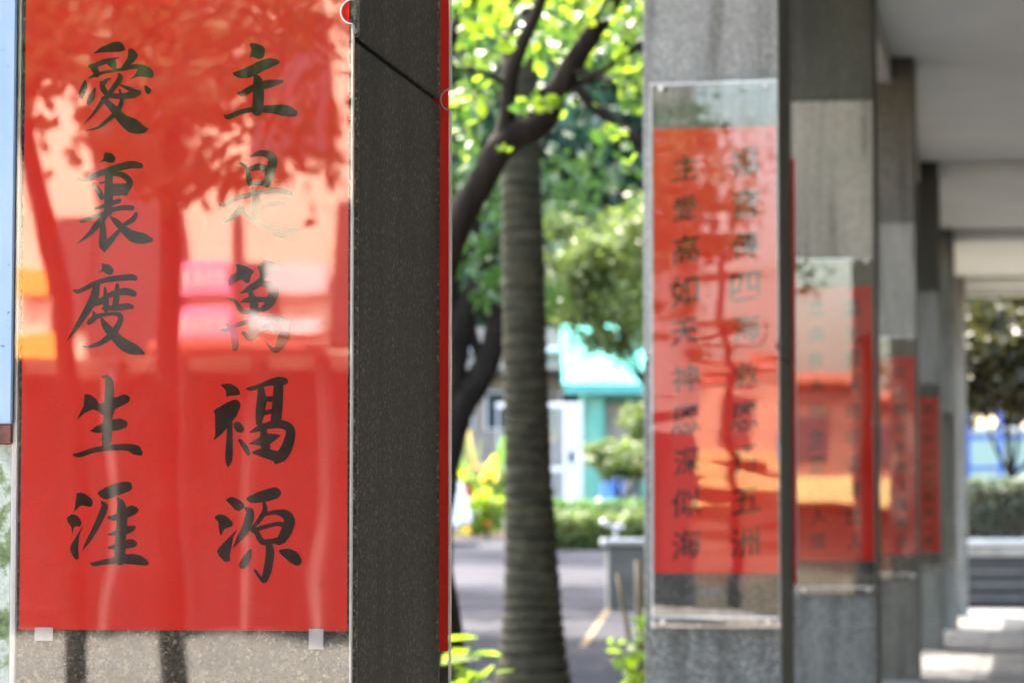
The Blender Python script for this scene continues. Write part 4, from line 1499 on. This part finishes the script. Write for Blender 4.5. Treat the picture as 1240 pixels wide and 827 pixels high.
p += RNG.normal(scale=0.03, size=p.shape)
kind(link('foliage', leaf_mesh('foliage', p, 0.075, 0.65, 0.8), 'leaf_grey', hg), 'stuff')
box('branches', 'soil', hg, -0.15, 3.2, 0.2, 0.72, -0.05, 0.62, 0.03)

YF = 52.0
fa = at(1150, 575, YF)
zf = gz(fa.x, YF)
fe = thing('blue_fence', 'tall blue steel fence with wide square bays past the end of the walkway', 'fence', (fa.x, YF, zf))
ftop = at(1200, 478, YF).z - zf
fx = [at(x, 500, YF).x - fa.x for x in (1150, 1172, 1211, 1250, 1290)]
for x in fx:
    box('post', 'blue_steel', fe, x - 0.035, x + 0.035, -0.04, 0.04, -0.1, ftop, 0.008)
for k, z in enumerate((ftop - 0.06, at(1200, 530, YF).z - zf, at(1200, 566, YF).z - zf)):
    for i in range(len(fx) - 1):
        box('rail', 'blue_steel' if k else 'coping', fe, fx[i] + 0.037, fx[i + 1] - 0.037, -0.03, 0.03, z - 0.035, z + 0.035, 0.006)
ww = at(1100, 575, 66)
wl2 = thing('boundary_wall', 'long pale boundary wall behind the blue fence', 'wall', (ww.x, 66, gz(ww.x, 66)))
box('render', 'pale_mint', wl2, 0, 9.0, 0, 0.2, -0.3, 2.3)
box('coping', 'coping', wl2, -0.05, 9.05, -0.05, 0.25, 2.302, 2.42, 0.01)

# ------------------------------------------------------------------ what the clear sleeves mirror: the street behind the viewpoint
VB = -25.0
shop = thing('shop_building', 'cream fronted shop building across the forecourt with pink and orange signboards', 'building', uv(0, VB), -TH)


def bq(px0, px1, py0, py1):
    u0, _ = behind(px0, 400, VB)
    u1, _ = behind(px1, 400, VB)
    z1 = behind(200, py0, VB)[1]
    z0 = behind(200, py1, VB)[1]
    return min(u0, u1), max(u0, u1), z0, z1


x0, x1, z0, z1 = bq(-260, 440, -200, 430)
box('upper_wall', 'cream_wall', shop, x0, x1, -6.0, 0.0, z0, z1)
box('arcade_back', 'dark_opening', shop, x0, x1, -6.0, -2.6, -0.2, z0 - 0.002)  # near-black back wall, with the arcade's shade put into its colour
for px in (-250, -120, 10, 130, 212, 300, 388, 438):
    a, b, _, _ = bq(px - 5, px + 5, 0, 1)
    box('arcade_post', 'dark_concrete', shop, a, b, -0.35, -0.02, -0.2, z0 - 0.003)
for (a_, b_, c_, d_) in ((112, 222, 40, 428), (66, 111, 268, 399), (288, 299, 250, 318), (288, 336, 319, 376), (-120, -20, 60, 300), (300, 400, 40, 200), (402, 425, 240, 420)):
    a, b, c_, d_ = bq(a_, b_, c_, d_)
    w_ = box('window', 'dark_opening', shop, a, b, 0.003, 0.05, c_, d_, 0.01)
    box('pane', 'glass_dark', w_, a + 0.03, b - 0.03, 0.052, 0.06, c_ + 0.03, d_ - 0.03)
for (a_, b_, c_, d_, m_) in ((205, 287, 320, 362, 'pink_sign'), (330, 398, 322, 352, 'pinkish_wall'), (208, 286, 376, 416, 'pink_sign'), (20, 64, 318, 350, 'orange_sign'), (20, 88, 400, 432, 'orange_sign'), (300, 396, 378, 400, 'pinkish_wall'), (-180, -20, 320, 370, 'pink_sign')):
    a, b, c_, d_ = bq(a_, b_, c_, d_)
    s_ = box('signboard', m_, shop, a, b, 0.065, 0.16, c_, d_, 0.01)
    if m_ == 'pink_sign':
        for i in range(4):
            xx = a + (b - a) * (0.25 + 0.2 * i)
            box('mark', 'white_paint', s_, xx - 0.06, xx + 0.05, 0.162, 0.17, c_ + 0.08, d_ - 0.08)
a, b, c_, d_ = bq(205, 400, 418, 432)
box('awning', 'roof_tile_red', shop, a, b, 0.02, 0.9, c_, d_, 0.02)

# low far buildings seen straight back along the colonnade
far = thing('low_far_building', 'long salmon building with a red roof and yellow awning beyond the forecourt', 'building', uv(0, -72), -TH)
box('wall', 'peach_wall', far, -7.6, -2.2, -6, 0, -0.3, 5.6)
box('wall', 'salmon_wall', far, -16.0, -7.603, -6, 0, -0.3, 5.6)
box('roof', 'roof_tile_red', far, -16.3, -2.0, -6.3, 0.4, 5.602, 6.0, 0.05)
box('awning', 'yellow_awning', far, -15.0, -3.0, 0.01, 1.4, 1.9, 2.9, 0.05)
for i in range(6):
    xx = -15.0 + i * 2.1
    w_ = box('window', 'dark_opening', far, xx, xx + 1.1, 0.005, 0.06, 3.4, 4.7, 0.02)
    box('pane', 'glass_dark', w_, xx + 0.06, xx + 1.04, 0.062, 0.07, 3.46, 4.64)

# trees of that street
def street_tree(label, pts, v, crown, n, leaf):
    L = []
    for (px, py, rpx) in pts:
        u, z = behind(px, py, v)
        dist = 2 * 2.74 - (2.74 + v)
        L.append((uv(u, v, z), rpx * dist / FPX))
    base = L[0][0].copy()
    base.z = gz(base.x, base.y)
    t = thing('street_tree', label, 'tree', base, 0, 'street trees by the forecourt')
    tp_ = [(p.x - base.x, p.y - base.y, p.z - base.z, r) for p, r in L]
    tp_[0] = (tp_[0][0], tp_[0][1], -0.1, tp_[0][3])
    tube('trunk', 'bark', t, tp_, 10, 5, 0.1)
    cpts = []
    for (px, py, sx, sy, k) in crown:
        for _ in range(int(k * 2.0)):
            vv_ = v + random.gauss(0, 0.6)
            u, z = behind(random.gauss(px, sx), random.gauss(py, sy), vv_)
            q = uv(u, vv_, z) - base
            if q.z > 1.3:
                cpts.append(q[:])
    kind(link('crown', leaf_mesh('crown', np.array(cpts), leaf * 0.62, 0.6, 0.6), 'leaf_green', t), 'stuff')


street_tree('slim curved street tree before the shop with pink signboards', [(98, 800, 15), (90, 560, 13), (84, 400, 13), (66, 310, 13), (42, 230, 12), (30, 120, 9), (40, 0, 6)], -10.0,
            [(120, 30, 60, 40, 700), (60, 40, 40, 30, 300), (-40, 60, 60, 60, 700), (180, 90, 40, 30, 260), (40, -120, 120, 60, 1200)], 0, 0.13)
street_tree('straight trunked spreading tree before the shop with pink signboards', [(205, 800, 16), (203, 560, 15), (200, 400, 15), (204, 280, 14), (215, 150, 11), (240, 0, 8)], -11.5,
            [(240, 110, 50, 40, 420), (320, 40, 50, 30, 300), (200, 200, 30, 20, 120), (385, 170, 26, 30, 50), (300, 215, 50, 10, 70), (260, -100, 140, 60, 1400), (150, 170, 30, 20, 90)], 0, 0.13)

# canopy trees added mostly above the frame to shade the drive and walkway floor
gl_ = 'canopy trees added to shade the drive'
for (x, y, z, rx, rz, n, lab, tx) in [
        (uv(-1.5, 17).x - 0.6, uv(-1.5, 17).y, 6.6, 2.6, 1.3, 8000, 'added shade tree hidden behind the second granite pillar', uv(-1.35, 17.5).x),
        (uv(-1.6, 26).x - 0.6, uv(-1.6, 26).y, 7.6, 2.8, 1.4, 8000, 'added shade tree hidden behind the third granite pillar', uv(-1.35, 26).x),
        (-2.6, 24.0, 7.2, 3.0, 1.5, 12000, 'tall tree added left of the drive to shade it', -3.4),
        (-2.2, 33.0, 9.3, 3.4, 1.7, 13000, 'tallest tree added at the far left to shade the drive', -4.2),
        (-1.6, 45.0, 11.3, 3.6, 1.7, 13000, 'tree added above the white car to shade the drive', -4.6)]:
    simple_tree('added_shade_tree', lab, (x, y, z), (rx, 2.8, rz), n, 0.20, 'leaf_green', nclump=140, clump=0.14, hollow=0.15, group=gl_, trunk_r=0.10, trunk_x=tx)


def behind_second(px, py, v, tilt=0.020):         # what the tilted second sleeve mirrors at a pixel, on the plane v = const
    u0, zz0 = on_face(px, py, STEP - 0.012)
    p0 = uv(u0, STEP - 0.012, zz0)
    nrm = (-R - D * tilt).normalized()
    d = (p0 - CAMP)
    d = d - nrm * (2 * d.dot(nrm))
    t = (v - (STEP - 0.012)) / d.dot(R)
    p = p0 + d * t
    return (p - O).dot(D), p.z


VT = -30.0
u_, z_ = behind_second(905, 690, VT)
base = uv(u_, VT)
base.z = gz(base.x, base.y)
t = thing('street_tree', 'broad street tree standing between the shop and the walkway', 'tree', base, 0, 'street trees by the forecourt')
pts = []
for (px, py, r) in ((905, 690, .10), (900, 600, .09), (893, 500, .085), (880, 400, .07), (868, 300, .05), (860, 200, .03)):
    u_, z_ = behind_second(px, py, VT)
    q = uv(u_, VT, z_) - base
    pts.append((q.x, q.y, q.z, r))
pts[0] = (pts[0][0], pts[0][1], -0.1, 0.12)
tube('trunk', 'bark', t, pts, 10, 5, 0.1)
cpts = []
for (px, py, sx, sy, k) in ((815, 180, 30, 9, 170), (880, 240, 24, 6, 90), (840, 290, 36, 8, 190), (810, 335, 20, 5, 60), (880, 395, 24, 5, 70), (810, 425, 24, 5, 60), (840, 60, 60, 22, 300)):
    for _ in range(k):
        vv_ = VT + random.gauss(0, 0.5)
        u_, z_ = behind_second(random.gauss(px, sx), random.gauss(py, sy), vv_)
        cpts.append((uv(u_, vv_, z_) - base)[:])
kind(link('crown', leaf_mesh('crown', np.array(cpts), 0.24, 0.6, 0.6), 'leaf_green', t), 'stuff')
